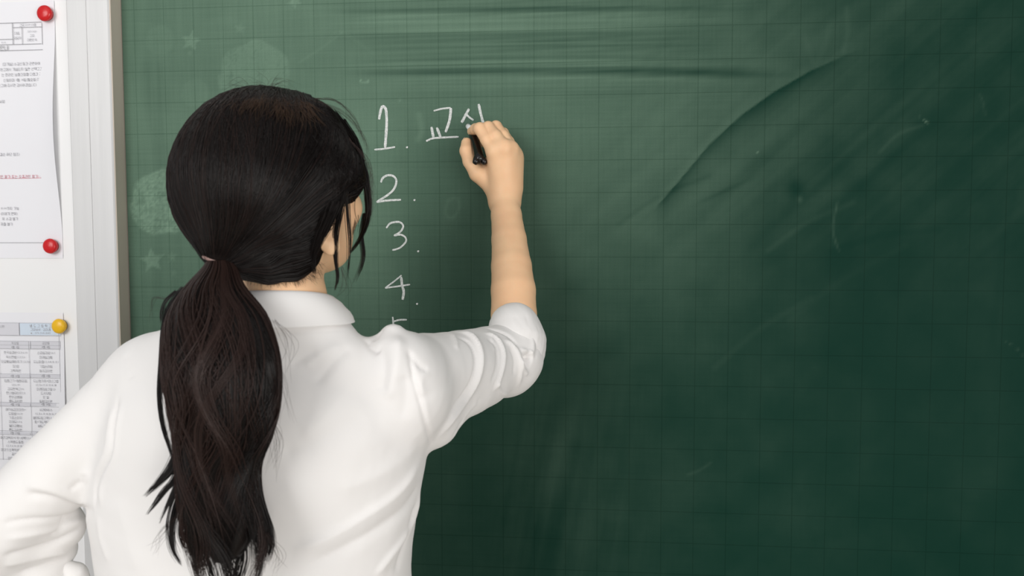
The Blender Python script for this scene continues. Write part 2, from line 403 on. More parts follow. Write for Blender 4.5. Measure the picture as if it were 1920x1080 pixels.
n3 = nd(m_board, 'ShaderNodeTexNoise'); n3.inputs['Scale'].default_value = 1; n3.inputs['Detail'].default_value = 3; lk(m_board, mpy.outputs[0], n3.inputs['Vector'])
fn = mth(m_board, 'ADD', mth(m_board, 'MULTIPLY', n1.outputs[0], .5), mth(m_board, 'ADD', mth(m_board, 'MULTIPLY', n2.outputs[0], .26), mth(m_board, 'MULTIPLY', n3.outputs[0], .26)))
fn = mth(m_board, 'ADD', fn, .50)
du = mth(m_board, 'MULTIPLY', at_.outputs['Fac'], fn)
mx = nd(m_board, 'ShaderNodeMix', data_type='RGBA'); mx.inputs[6].default_value = (.0036, .0285, .0190, 1); mx.inputs[7].default_value = (.31, .47, .345, 1)
lk(m_board, mth(m_board, 'MULTIPLY', du, .62), mx.inputs[0])
mx2 = nd(m_board, 'ShaderNodeMix', data_type='RGBA', blend_type='MULTIPLY'); mx2.inputs[7].default_value = (.74, .78, .76, 1)
lk(m_board, lines, mx2.inputs[0]); lk(m_board, mx.outputs[2], mx2.inputs[6]); lk(m_board, mx2.outputs[2], b.inputs['Base Color'])
lk(m_board, mth(m_board, 'ADD', mth(m_board, 'MULTIPLY', du, .5), .38), b.inputs['Roughness'])
surf = mk('board_surface', Pb, Qb, m_board, board)
attr = surf.data.attributes.new('chalk_dust', 'FLOAT', 'POINT'); attr.data.foreach_set('value', dust.astype(np.float32))
V, F = box(XF-.02, BX1, .0015, .022, BZ0, BZ1); mk('backing', V, F, m_beige, board, False)
# metal frame: upright with a grooved face and a beige inner side, rails outside the picture
XL = float(at(136, 400, -D)[0])
def prism(name, prof, z0, z1, m, parent, smooth=False):
    n = len(prof); V = [(x, y, z0) for x, y in prof]+[(x, y, z1) for x, y in prof]
    F = [[i, (i+1) % n, n+(i+1) % n, n+i] for i in range(n)]+[list(range(n))[::-1], [n+i for i in range(n)]]
    return mk(name, V, F, m, parent, smooth)
XR = XF-.0015
xg = float(at(174, 400, -D)[0]); xe = float(at(219, 400, -D)[0])
prof = [(XL, -.006), (XL, -D+.002), (XL+.002, -D), (xg-.0012, -D), (xg-.0004, -D+.0012), (xg+.0004, -D+.0012), (xg+.0014, -D-.0006), (XR-.004, -D-.0006), (XR-.0015, -D+.001), (XR-.0015, .0), (XR-.01, .001)]
fr = prism('frame', prof, BZ0-.03, BZ1+.03, m_alu, board)
fs = prism('frame_side', [(XR-.0016, -D+.0012), (XR, -D+.002), (XR+.0008, -.001), (XR-.0016, -.0005)], BZ0, BZ1, m_beige, fr); fs['label'] = 'beige inner side of the frame'
V, F = bevbox(XR, BX1+.03, -D, .02, BZ1, BZ1+.03, .003); mk('top_rail', V, F, m_alu, board, False)
V, F = bevbox(XR, BX1+.03, -D, .02, BZ0-.03, BZ0, .003); mk('bottom_rail', V, F, m_alu, board, False)
V, F = bevbox(XR, BX1+.03, -D-.06, -D, BZ0-.03, BZ0-.015, .003); mk('chalk_tray', V, F, m_alu, board, False)
V, F = bevbox(BX1, BX1+.03, -D, .02, BZ0, BZ1, .003); mk('right_rail', V, F, m_alu, board, False).name = 'end_rail'
# chalk writing: ribbons of chalk on the surface
def stroke(pts, wpx, seed=0):
    P = spline(pts, max(4, int(sum(math.dist(a, b) for a, b in zip(pts[:-1], pts[1:]))/2.5)))
    W3 = np.array([at(x, y, -.0006) for x, y in P]); T = np.gradient(W3, axis=0); T /= np.linalg.norm(T, axis=1)[:, None]
    Nn = np.cross(T, [0, 1, 0]); r = np.random.default_rng(seed)
    hw = np.array([pxr(wpx/2, p) for p in W3])*(1+.18*(r.random(len(P))-.5)); hw[0] *= .7; hw[-1] *= .7
    n = len(P); up = np.array([0, -.0003, 0])
    V = np.vstack([W3-Nn*hw[:, None], W3+up*2, W3+Nn*hw[:, None]]); F = []
    for i in range(n-1):
        F += [[i, i+1, n+i+1, n+i], [n+i, n+i+1, 2*n+i+1, 2*n+i]]
    return V, F
def glyph(name, strokes):
    VV, FF = [], []; o = 0
    for s, (pts, wd) in enumerate(strokes):
        V, F = stroke(pts, wd, s); VV.append(V); FF += [[i+o for i in f] for f in F]; o += len(V)
    return mk(name, np.vstack(VV), FF, m_chalk, board, True)
def dot(x, y): return ([(x-1.6, y+.4), (x+.2, y-.3), (x+1.8, y)], 3.6)
glyph('chalk_numeral', [([(710.7, 224), (713, 211), (716.5, 198.5)], 5), ([(716.5, 199), (721, 201), (724, 208), (725, 230), (724, 250), (722, 277)], 5.2), ([(702, 280.5), (720, 279), (741, 275.5)], 3.4), dot(763, 276.5)])['label'] = 'chalked 1.'
glyph('chalk_numeral', [([(714, 342), (718, 333.5), (727, 328.8), (737, 330), (743, 338), (740, 352), (729, 364), (706, 379)], 4), ([(706, 379), (725, 376), (752, 374.5)], 3.8), dot(777, 375.5)])['label'] = 'chalked 2.'
glyph('chalk_numeral', [([(724.4, 427.5), (730, 420), (738, 416.7), (750, 416.7), (756, 424), (752, 433), (745, 438.5), (738.5, 442)], 3.6), ([(738.5, 442), (751, 440), (760, 445), (761, 453), (752, 463), (744, 467), (735.6, 469)], 3.4), dot(784, 471.5)])['label'] = 'chalked 3.'
glyph('chalk_numeral', [([(753, 516), (741, 526), (722, 540)], 2.8), ([(722, 540), (745, 537), (769, 533.5)], 3), ([(752, 519), (754, 535), (757, 547), (755, 562)], 4.8), dot(782, 570)])['label'] = 'chalked 4.'
glyph('chalk_numeral', [([(736, 594), (737, 600), (738, 615)], 3.2), ([(738, 603), (748, 600), (763, 599.5)], 3.2), ([(738, 615), (750, 612), (758, 625), (750, 642), (738, 646)], 3.2)])['label'] = 'chalked 5, mostly hidden by the shoulder'
glyph('chalk_syllable', [([(813, 208), (828, 204), (845, 202)], 3.2), ([(845.5, 202.5), (843, 225), (835.5, 248)], 5.2), ([(809, 238), (813, 259)], 5), ([(819, 239), (826, 257)], 5), ([(799, 264.5), (815, 259), (860, 256.5)], 3.4)])['label'] = 'chalked Korean syllable gyo'
glyph('chalk_syllable', [([(879.5, 204), (873, 216), (865.5, 230)], 5), ([(874, 214), (880, 220), (888, 225.5)], 3.6), ([(897.5, 195), (901, 212), (907, 234), (908, 240)], 5)])['label'] = 'chalked Korean syllable being written under the hand'

# ------------------------------------------------------------------ white notice board with its sheets and magnets
NY = -.012
nb = empty('notice_board', (-1.3, 0.0, .9), 'white magnetic notice board left of the grey metal frame, with printed sheets pinned on it', 'notice board')
V, F = bevbox(-1.75, XL-.0008, NY, .02, .9, 2.06, .001, 1); mk('panel', V, F, m_white, nb, False)
xs = float(at(106, 200, NY)[0])
def bcurve(name, x0, x1, z0, z1, m, parent, yoff, curl=0, nxs=24, nzs=40):
    """thin sheet; curl lifts its right-hand edge between the magnets"""
    V = []; th = .0002
    for s in (0, 1):
        for i in range(nxs+1):
            for j in range(nzs+1):
                u, v = i/nxs, j/nzs
                lift = curl*(u**6)*math.sin(math.pi*min(max(v*1.25-.12, 0), 1))**1.5 + .0006*math.sin(u*4)*math.sin(v*5)+.0006
                V.append((x0+(x1-x0)*u-lift*.35, yoff-lift-(th if s == 0 else 0), z0+(z1-z0)*v))
    n = (nxs+1)*(nzs+1); F = []
    for i in range(nxs):
        for j in range(nzs):
            a = i*(nzs+1)+j; q = [a, a+nzs+1, a+nzs+2, a+1]; F += [q, [k+n for k in q][::-1]]
    return mk(name, V, F, m, parent), (x0, x1, z0, z1)
def sheet(px0, px1, pyt, pyb, name, label, curl, ):
    a = at(px1, pyt, NY); b2 = at(px1, pyb, NY); x1 = (a[0]+b2[0])/2
    x0 = at(px0, pyt, NY)[0]; z1 = at((px0+px1)/2, pyt, NY)[2]; z0 = at((px0+px1)/2, pyb, NY)[2]
    root = empty(name, (x0, NY-.0006, z0), label, 'paper', None)
    bcurve('sheet', x0, x1, z0, z1, m_paper, root, NY-.0002, curl)
    return root, (x0, x1, z0, z1)
cols = {}
GL = {}
# Korean letters as pen lines in a unit square (x right, y down)
O8 = [(.5+.5*math.cos(a*math.pi/4+.39), .5+.5*math.sin(a*math.pi/4+.39)) for a in range(9)]
def osub(y0, y1): return [(x, y0+(y1-y0)*y) for x, y in O8]
K_ = [[(0, 0), (1, 0), (.85, 1)]]; N_ = [[(0, 0), (0, 1), (1, 1)]]; D_1 = [[(1, 0), (0, 0), (0, 1), (1, 1)]]
R_ = [[(0, 0), (1, 0), (1, .5), (0, .5), (0, 1), (1, 1)]]; M_ = [[(0, 0), (1, 0), (1, 1), (0, 1), (0, 0)]]
B_ = [[(0, 0), (0, 1), (1, 1), (1, 0)], [(0, .5), (1, .5)]]; S_1 = [[(.5, 0), (.4, .5), (0, 1)], [(.5, .3), (1, 1)]]
Z_ = [O8]; J_ = [[(0, 0), (1, 0)], [(.5, 0), (.4, .5), (0, 1)], [(.5, .45), (1, 1)]]; C_ = [[(.35, -.1), (.65, -.1)], [(0, .2), (1, .2)], [(.5, .2), (.4, .6), (0, 1)], [(.5, .55), (1, 1)]]
Q_ = K_+[[(0, .5), (.9, .5)]]; T_ = D_1+[[(0, .5), (1, .5)]]; P_ = [[(0, 0), (1, 0)], [(0, 1), (1, 1)], [(.3, 0), (.3, 1)], [(.7, 0), (.7, 1)]]
H_ = [[(.35, -.1), (.65, -.1)], [(0, .15), (1, .15)], osub(.35, 1)]
def pair(a, b_): return [[(x*.44, y) for x, y in l] for l in a]+[[(.56+x*.44, y) for x, y in l] for l in b_]
LEADS = [K_, pair(K_, K_), N_, D_1, pair(D_1, D_1), R_, M_, B_, pair(B_, B_), S_1, pair(S_1, S_1), Z_, J_, pair(J_, J_), C_, Q_, T_, P_, H_]
TAILS = [None, K_, pair(K_, K_), pair(K_, S_1), N_, pair(N_, J_), pair(N_, H_), D_1, R_, pair(R_, K_), pair(R_, M_), pair(R_, B_), pair(R_, S_1), pair(R_, T_), pair(R_, P_), pair(R_, H_), M_, B_, pair(B_, S_1), S_1, pair(S_1, S_1), Z_, J_, C_, Q_, T_, P_, H_]
# vowels: uprights (0..1 high at x) with side ticks, and/or a level bar with ticks up or down
UP = {0: [(0, [.5], 1)], 1: [(0, [.5], 2)], 2: [(0, [.35, .65], 1)], 3: [(0, [.35, .65], 2)], 4: [(0, [.5], -1)], 5: [(0, [.5], -2)], 6: [(0, [.35, .65], -1)], 7: [(0, [.35, .65], -2)], 20: [(0, [], 1)],
      9: [(0, [.5], 1)], 10: [(0, [.5], 2)], 11: [(0, [], 1)], 14: [(0, [.5], -1)], 15: [(0, [.5], -2)], 16: [(0, [], 1)], 19: [(0, [], 1)]}
BAR = {8: ([.5], -1), 9: ([.5], -1), 10: ([.5], -1), 11: ([.5], -1), 12: ([.35, .65], -1), 13: ([.5], 1), 14: ([.5], 1), 15: ([.5], 1), 16: ([.5], 1), 17: ([.35, .65], 1), 18: ([], 1), 19: ([], 1)}
def syllable(c):
    """one Korean syllable block composed of its letters"""
    k = ord(c)-0xAC00; th = .045
    if k < 0 or k > 11171: return np.array([(0, 0), (.5, 0), (.5, .5), (0, .5)], float), [[0, 1, 2, 3]], .7
    l, v, t = k//588, k % 588//28, k % 28; bot = .60 if t else .98; L2 = []
    up, bar = v in UP, v in BAR
    x1 = .52 if up else .80; y1 = bot-(.30 if bar else .04)
    fit = lambda J, a, b_, c_, d: [[(a+(c_-a)*x, b_+(d-b_)*y) for x, y in ln] for ln in J]
    L2 += fit(LEADS[l], .08 if up else .16, .08, x1, max(y1, .26))
    if up:
        _, ticks, kind = UP[v][0]; x = .78 if abs(kind) < 2 else .70; L2.append([(x, .02), (x, bot)])
        if abs(kind) == 2: L2.append([(.90, .0), (.90, bot)])
        for q in ticks: L2.append([(x, q*bot), ((.95 if kind == 1 else .90) if kind > 0 else x-.17, q*bot)])
    if bar:
        ticks, dr = BAR[v]; yb = bot-(.02 if dr < 0 else .14); xe_ = .62 if up else .94; L2.append([(.03, yb), (xe_, yb)])
        for q in ticks: L2.append([(.03+(xe_-.03)*q, yb), (.03+(xe_-.03)*q, yb+dr*.14)])
    if t: L2 += fit(TAILS[t], .18, .70, .82, .98)
    P, F = [], []
    for ln in L2:
        for (xa, ya_), (xb, yb_) in zip(ln[:-1], ln[1:]):
            a, b_ = np.array([xa, .85-ya_]), np.array([xb, .85-yb_]); d = b_-a; n = np.hypot(*d)+1e-9; d /= n; q = np.array([-d[1], d[0]])*th; e = d*th*.8; o = len(P)
            P += [a-e-q, b_+e-q, b_+e+q, a-e+q]; F.append([o, o+1, o+2, o+3])
    return np.array(P)*.92, F, .96
def load_glyphs(chars):
    """outline of every character once: one text laid out with one character per line, then cut by line"""
    chars = sorted(set(chars)-{' '})
    cu = bpy.data.curves.new('t', 'FONT'); cu.body = '\n'.join(chars); cu.size = 1; cu.space_line = 3; cu.resolution_u = 1
    ob = bpy.data.objects.new('t', cu); C.objects.link(ob); dg = bpy.context.evaluated_depsgraph_get(); dg.update()
    me = ob.evaluated_get(dg).to_mesh(); v = np.array([q.co for q in me.vertices]).reshape(-1, 3)
    row = np.round((-v[:, 1]+.35)/3).astype(int); fs = [list(f.vertices) for f in me.polygons]; byrow = {}
    for f in fs: byrow.setdefault(int(row[f[0]]), []).append(f)
    for k, c in enumerate(chars):
        F = byrow.get(k, []); ids = sorted({q for f in F for q in f})
        if not ids: GL[c] = (np.zeros((0, 2)), [], .5); continue
        mp_ = {q: n for n, q in enumerate(ids)}; P = v[ids][:, :2]+[0, 3*k]
        adv = .92 if ord(c) > 0x1100 else P[:, 0].max()+.06
        GL[c] = (P, [[mp_[q] for q in f] for f in F], adv)
    bpy.data.objects.remove(ob); bpy.data.curves.remove(cu)
def text_mesh(name, lines, m, parent, y, yoff_sheet):
    """lines: (px, py, height px, string, align); each stands on the sheet"""
    VV, FF, o = [], [], 0
    for (px, py, hpx, st, al) in lines:
        p = at(px, py, y); h = pxr(hpx, p)*1.2; x = 0; parts = []
        for c in st:
            if c == ' ': x += .3; continue
            if c not in GL: GL[c] = syllable(c)
            P, F, adv = GL[c]; parts.append((P+[x, -.34], F)); x += adv
        sh = 0 if al == 'LEFT' else (x/2 if al == 'CENTER' else x)
        for P, F in parts:
            VV.append(np.stack([p[0]+(P[:, 0]-sh)*h, np.full(len(P), y), p[2]+P[:, 1]*h], 1)); FF += [[q+o for q in f] for f in F]; o += len(P)
    r = mk(name, np.vstack(VV), FF, m, parent, False); r['kind'] = 'stuff'; return r
def rects(name, L, m, parent, y, th=0.9):
    """L: px segments (x0,y0,x1,y1[,thickness px]) drawn as thin printed rules"""
    VV, FF = [], []
    for s in L:
        x0, y0, x1, y1 = s[:4]; t = s[4] if len(s) > 4 else th
        a, b2 = at(x0, y0, y), at(x1, y1, y); hw = pxr(t/2, a)
        if abs(x1-x0) > abs(y1-y0): a[2] = b2[2] = (a[2]+b2[2])/2; dv = np.array([0, 0, hw])
        else: a[0] = b2[0] = (a[0]+b2[0])/2; dv = np.array([hw, 0, 0])
        o = len(VV); VV += [a-dv, b2-dv, b2+dv, a+dv]; FF.append([o, o+1, o+2, o+3])
    r = mk(name, VV, FF, m, parent, False); r['kind'] = 'stuff'; return r
def fills(name, L, m, parent, y):
    VV, FF = [], []
    for (x0, y0, x1, y1) in L:
        a, b2 = at(x0, y0, y), at(x1, y1, y); o = len(VV)
        VV += [(a[0], y, a[2]), (b2[0], y, a[2]), (b2[0], y, b2[2]), (a[0], y, b2[2])]; FF.append([o, o+1, o+2, o+3])
    return mk(name, VV, FF, m, parent, False)
TY = NY-.0026
load_glyphs('0123456789,.:()[]+-')
s1r, e1 = sheet(-60, 111, 4, 484, 'notice_sheet', 'large printed school notice held by the two red magnets', .010)
L = 'LEFT'; Rr_ = 'RIGHT'; Cn = 'CENTER'
text_mesh('printed_text', [(52, 46.5, 4.4, '교무 2019-03호', Cn), (32, 62, 4.4, '대표', Cn), (33, 71, 4.4, '담당자', Cn), (60, 59, 4.2, '537-3131', Cn), (60, 66.5, 4.2, '교무', Cn), (60, 74.5, 4.2, '대한민국', Cn), (11, 79.5, 3.8, '10:00', Rr_),
    (76, 118.5, 5, '[미개설] 수강신청과 관련하여', Rr_), (80, 128.5, 5, '본교에서 개설되지 않은 선택교과', Rr_), (79, 138.5, 5, '는 온라인 보충과정을 다음과 같', Rr_), (80, 148.7, 5, '신청하며 3월 14일(월요일)까지', Rr_), (70, 158.7, 5, '신고해 주시면 감사하겠습니다.', Rr_),
    (9, 190, 5, '부장', Rr_), (37, 289, 5, '(결손 하단 참조)', Rr_),
    (36, 390.5, 5, '10:00까지 가능', Rr_), (33, 400.5, 5, '(이에게 문의)', Rr_), (34, 410, 5, '의 수강 불가', Rr_), (24, 420, 5, '제출 불가', Rr_)], m_ink_light, s1r, TY, 0)
text_mesh('heading', [(16, 89.5, 7.5, '신청안내', Rr_)], m_ink, s1r, TY, 0)
text_mesh('red_text', [(87, 330.5, 5.4, '오프라인 평가 또는 오프라인 평가) 응시', Rr_)], m_red_ink, s1r, TY, 0)
rects('red_underline', [(-40, 334.5, 87, 334, .8)], m_red_ink, s1r, TY)
rects('ruled_lines', [(-40, 43, 78, 43), (24, 51, 78, 51), (-40, 74, 24, 74.5), (-40, 83.5, 78, 83.5), (-40, 94.8, 80, 94.4), (23.5, 43, 24, 83.5, 1.2), (41.5, 51, 41.5, 83.5), (78.6, 43, 78.8, 83.5), (-40, 455.3, 84, 454.8, .8)], m_ink, s1r, TY)
s2r, e2 = sheet(-60, 127, 586, 1010, 'timetable_sheet', 'printed calendar timetable in two columns under the yellow magnet', .003)
for c_ in [(-40, 605, 36, 628.5), (-20, 639.5, 57, 654), (57.5, 639.5, 113, 654), (-20, 702, 57, 708.5), (57.5, 702, 113, 708.5), (-20, 755, 57, 762), (57.5, 755, 113, 762), (-20, 809, 57, 815.5), (57.5, 809, 113, 815.5)]:
    fills('shaded_cell', [c_], m_shade, s2r, TY+.0002)
fills('blue_cell', [(37, 606, 114, 629)], m_blue_fill, s2r, TY+.0002)
ruled = [(-40, 605, 114, 606), (-40, 628.7, 114, 629.5), (-20, 639.5, 113, 640), (-20, 647, 113, 647.5), (-20, 654, 113, 654), (-20, 701.5, 113, 701.5), (-20, 708.5, 113, 708.5), (-20, 755, 113, 755), (-20, 762, 113, 762), (-20, 808.5, 113, 808.5), (-20, 815.5, 113, 815.5), (-20, 862, 113, 862)]
ruled += [(36.5, 605, 37, 628), (57, 640, 58, 862), (113.5, 605, 114, 862), (0, 640, 3, 862)]
rects('ruled_lines', ruled, m_ink_light, s2r, TY-.0001, .6)
T2 = [(76, 611, 5, '별 도 고 등 학 교', Cn), (76, 618, 4.5, '교무부서 : 김미래', Cn), (76, 624.5, 4.5, '☎ : 070-964-1043', Cn), (-4, 612, 4, '안내문', L),
      (28.5, 643.5, 4.4, '목요일', Cn), (86, 643.5, 4.4, '금요일', Cn), (28.5, 651, 4.4, '4월 3일', Cn), (86, 651, 4.4, '4월 4일', Cn)]
rows = [(661, ['한국성경반1,2,3,6,10', '독서문법1,1,3,3,6', '토당빵실예이즈기,1,2,3,6', '집 밥', '과학독연'], ['소금실감상1,6,1', '미래실감형', '두뇌퍼즐1,2,3,4,10,11,1', '기업논리팀', '청주김치연']),
        (714, ['입춤고기+영화무퓨', '1,3,6,10', '김무한복규1,6', '한나불무이지1,3', '한이감품평', '행두김치연'], ['두뇌참가자+미니고를', '1,2,3,6,9,10,11,16,18', '미래감상구절1,3', '도시무팀', '된 장', '동양김치연']),
        (768, ['해각심감퀴마퀴+', '도입법1,6,10', '기꿈소이지', '미메무1,3,6', '불미감형보', '훈두김치연'], ['시래아이스', '1,2,3,6,10,11,13,16,16', '불태두팀구팩1,3,4,6,12', '청+개두팩당,2,3,6,9', '배두김법기연']),
        (821, ['아리감악자석케+세팩1,3,6', '스팩품두용품', '1,2,3,6,10,13,15,16', '미꾸기초팩악휴당1,3,6,16', '퓨이말', '오이소케이연'], ['두퓨시표1,3,6', '1,2,7,10,11'])]
for i, (y0, A, B) in enumerate(rows):
    for k, s_ in enumerate(A): T2.append((29, y0+k*(8.5 if i == 0 else 7.6), 4.6, s_, Cn))
    for k, s_ in enumerate(B): T2.append((86, y0+.5+k*(8.5 if i == 0 else 7.6), 4.6, s_, Cn))
for k, (a_, b_) in enumerate([('4월 10일', '4월 11일'), ('4월 17일', '4월 18일'), ('4월 24일', '4월 25일(창립일)')]):
    T2 += [(28.5, 705+53.5*k, 4.4, a_, Cn), (86, 705+53.5*k, 4.4, b_, Cn)]
text_mesh('printed_text', T2, m_ink_light, s2r, TY-.0001, 0)
def magnet(px, py, rpx, m, label, group=None):
    c = at(px, py, NY-.012); r = pxr(rpx, c)
    root = empty('magnet', (c[0], NY-.003, c[2]), label, 'magnet', group)
    prof = [(0, -.0115), (r*.45, -.0112), (r*.78, -.0101), (r*.95, -.0082), (r, -.0062), (r*.96, -.0045), (r*.86, -.0038), (r*.86, 0), (0, 0)]
    V = []; n = 32
    for rr, yy in prof:
        for k in range(n): a = 2*math.pi*k/n; V.append((c[0]+rr*math.cos(a), NY-.003+yy, c[2]+rr*math.sin(a)))
    F = [[i*n+k, i*n+(k+1) % n, (i+1)*n+(k+1) % n, (i+1)*n+k] for i in range(len(prof)-1) for k in range(n)]
    mk('cap', V, F, m, root)
    V, F = tube([(c[0], NY-.003, c[2]), (c[0], NY-.0008, c[2])], [r*.8]*2, 24); mk('magnet_disc', V, F, m_black, root, False)
magnet(81.5, 24, 15, m_red, 'upper red round magnet holding the top corner of the school notice', 'magnets on the notice board')
magnet(92, 461.5, 14.2, m_red, 'lower red round magnet holding the bottom corner of the school notice', 'magnets on the notice board')
magnet(108.5, 612, 14, m_yellow, 'yellow round magnet holding the timetable sheet', 'magnets on the notice board')

# ------------------------------------------------------------------ person
BY = -.42
pr = empty('person', (float(at(487, 1000, BY)[0]), BY, 0), 'person in a white shirt with long dark ponytail, seen from behind, writing on the chalkboard', 'person')
H = at(508, 338, BY)
yaw = math.radians(28); pit = math.radians(13)
f0 = np.array([math.sin(yaw), math.cos(yaw), 0]); HR = np.array([math.cos(yaw), -math.sin(yaw), 0]); Zv = np.array([0, 0, 1.])
HF = f0*math.cos(pit)+Zv*math.sin(pit); HU = Zv*math.cos(pit)-f0*math.sin(pit); HA = [HR, HF, HU]
def hp(r, f, u): return H+HR*r+HF*f+HU*u
# head and torso under the shirt
fb = Field((H[0]-.45, BY-.25, .75), (H[0]+.45, BY+.2, H[2]+.14), .0035)
def head(fd):
    fd.ell(hp(0, -.005, .0), (.073, .092, .090), HA, .01)
    fd.ell(hp(0, .035, -.045), (.058, .058, .070), HA, .03)
    fd.ell(hp(0, .044, -.080), (.033, .034, .026), HA, .03)
    for s in (1, -1):
        fd.cone(hp(.050*s, .0, -.070), hp(.016*s, .056, -.096), .015, .012, .025)
        fd.ell(hp(.043*s, .062, -.045), (.020, .018, .017), HA, .02)
        fd.ell(hp(.030*s, .090, -.018), (.013, .010, .009), HA, .01, 's')
    fd.cone(hp(0, .090, -.018), hp(0, .103, -.049), .006, .0095, .012)
    for s in (1, -1): fd.ell(hp(.010*s, .093, -.051), (.007, .008, .006), HA, .006)
    fd.cone(hp(-.015, .080, -.072), hp(.015, .080, -.072), .006, .006, .008)
    fd.cone(hp(0, .067, -.097), hp(0, .064, -.094), .013, .013, .02)
head(fb)
nb_ = at(538, 560, BY-.012)
fb.cone(hp(0, -.012, -.07), nb_, .043, .044, .02)
tz = lambda py: float(at(487, py, BY)[2])
tab = []
for py, l, r, b_ in [(1330, 260, 720, .08), (1080, 230, 745, .088), (960, 215, 755, .09), (850, 225, 765, .095), (760, 235, 765, .095), (700, 275, 740, .085), (660, 340, 700, .06), (625, 420, 650, .04)]:
    a, c2 = at(l, py, BY), at(r, py, BY); tab.append((a[2], (a[0]+c2[0])/2, BY+.005, (c2[0]-a[0])/2, b_))
fb.column(tab, .02)
sh_l = at(262, 715, BY); sh_r = at(742, 705, BY+.005)
fb.cone(nb_-np.array([0, 0, .045]), sh_l-np.array([0, 0, .02]), .03, .028, .02); fb.cone(nb_-np.array([0, 0, .055]), sh_r-np.array([0, 0, .025]), .026, .028, .02)
V, Q = fb.mesh(); VB, QB = V, Q
# arms and hands, finer
el_r = at(962, 655, -.215)
WR = at(947, 380, -.066)
fh = Field((at(850, 300, -.07)[0]-.02, -.30, at(900, 760, -.2)[2]), (WR[0]+.09, -.005, at(900, 215, -.05)[2]+.02), .0013)
def forearm(fd):
    fd.chain([(el_r, .029)]+[(at(x, y, d), pxr(hw, at(x, y, d))) for x, y, d, hw in [(963.5, 590, -.178, 42.5), (962.5, 545, -.158, 41.5), (959, 500, -.135, 37.5), (954.5, 450, -.107, 32.5), (949.5, 405, -.082, 28.5), (946.5, 378, -.068, 27)]], .008)
    
    # palm: two-sided slab from wrist to knuckles
    W0 = at(946, 378, -.062)
    K = [at(927, 285, -.078), at(945, 279, -.080), at(957, 281, -.072), at(964, 289, -.060)]
    for kx, rr in zip(K, (.0125, .0125, .012, .0115)): fd.cone(W0+(kx-W0)*.02, kx, .018, rr, .012)
    fd.cone(at(958, 350, -.058), at(962, 300, -.050), .0165, .0155, .012)
    fd.cone(at(930, 350, -.055), at(920, 310, -.055), .018, .014, .012)
forearm(fh)
def finger(fd, pts, k=.004): fd.chain([(at(*p[:3]), p[3]) for p in pts], k)
fingers = {
 'index': [(927, 285, -.080, .0115), (913, 262, -.076, .0095), (900, 241.5, -.068, .0092), (892, 242, -.050, .0082), (884.5, 246.5, -.030, .0070)],
 'middle': [(945, 279, -.082, .0118), (929, 256, -.074, .0098), (915.5, 239, -.062, .0090), (904, 246, -.040, .0080), (895, 262, -.026, .0070)],
 'ring': [(957, 281, -.073, .0112), (943, 255, -.064, .0092), (930, 237.5, -.050, .0088), (917, 248, -.030, .0078), (907, 268, -.022, .0068)],
 'little': [(964, 289, -.060, .0102), (954, 266, -.050, .0082), (944, 249, -.036, .0076), (930, 258, -.022, .0068), (921, 274, -.018, .0060)],
 'thumb': [(925, 345, -.056, .017), (896, 325, -.060, .0130), (881, 303, -.058, .0104), (874.5, 283, -.052, .0100), (875, 268.5, -.043, .0084)]}
for k_, p in fingers.items(): finger(fh, p, .0024 if k_ in ('middle', 'ring', 'little') else .004)
for (x, y, d, r) in [(929, 281, -.088, .0075), (946, 276, -.089, .0075), (958.5, 278, -.079, .007)]: fh.ell(at(x, y+1, d+.0035), (r, r*.7, r*1.2), None, .010)
# upper arm inside the sleeve
fh.cone(el_r, el_r+(sh_r-el_r)*.55, .027, .031, .01)
V, Q = fh.mesh(); V = relax(V, Q, 1); VH, QH = V, Q
# lower body, left arm: hidden, simple but whole
el_l = at(-70, 1035, BY-.03); ha_l = at(150, 1120, BY+.02)
fl = Field((el_l[0]-.08, BY-.2, -.0), (sh_r[0]+.1, BY+.25, tz(660)), .008)
fl.chain([(sh_l-np.array([0, 0, .015]), .026), (el_l, .026), (at(60, 1090, BY+.0), .024), (ha_l, .02)], .01)
hipx = float(at(487, 1080, BY)[0])
fl.chain([((hipx-.0, BY, .95), .09), ((hipx, BY, .85), .10)], .02)
fl.column([(.78, hipx, BY, .150, .105), (.9, hipx, BY, .150, .10), (1.05, hipx, BY, .125, .08), (1.2, hipx, BY, .13, .08)], .02)
for s in (1, -1):
    fl.chain([((hipx+.085*s, BY, .84), .082), ((hipx+.09*s, BY+.01, .47), .052), ((hipx+.095*s, BY-.01, .09), .034)], .02)
    fl.chain([((hipx+.095*s, BY-.02, .03), .028), ((hipx+.10*s, BY+.14, .022), .022)], .02)
V, Q = fl.mesh(); VL, QL = V, Q
VV = np.vstack([VB, VH, VL]); QQ = np.vstack([QB, QH+len(VB), QL+len(VB)+len(VH)])
# neck of the figure is turned away from the torso: one skin object
body = mk('body', VV, QQ, m_skin, pr)
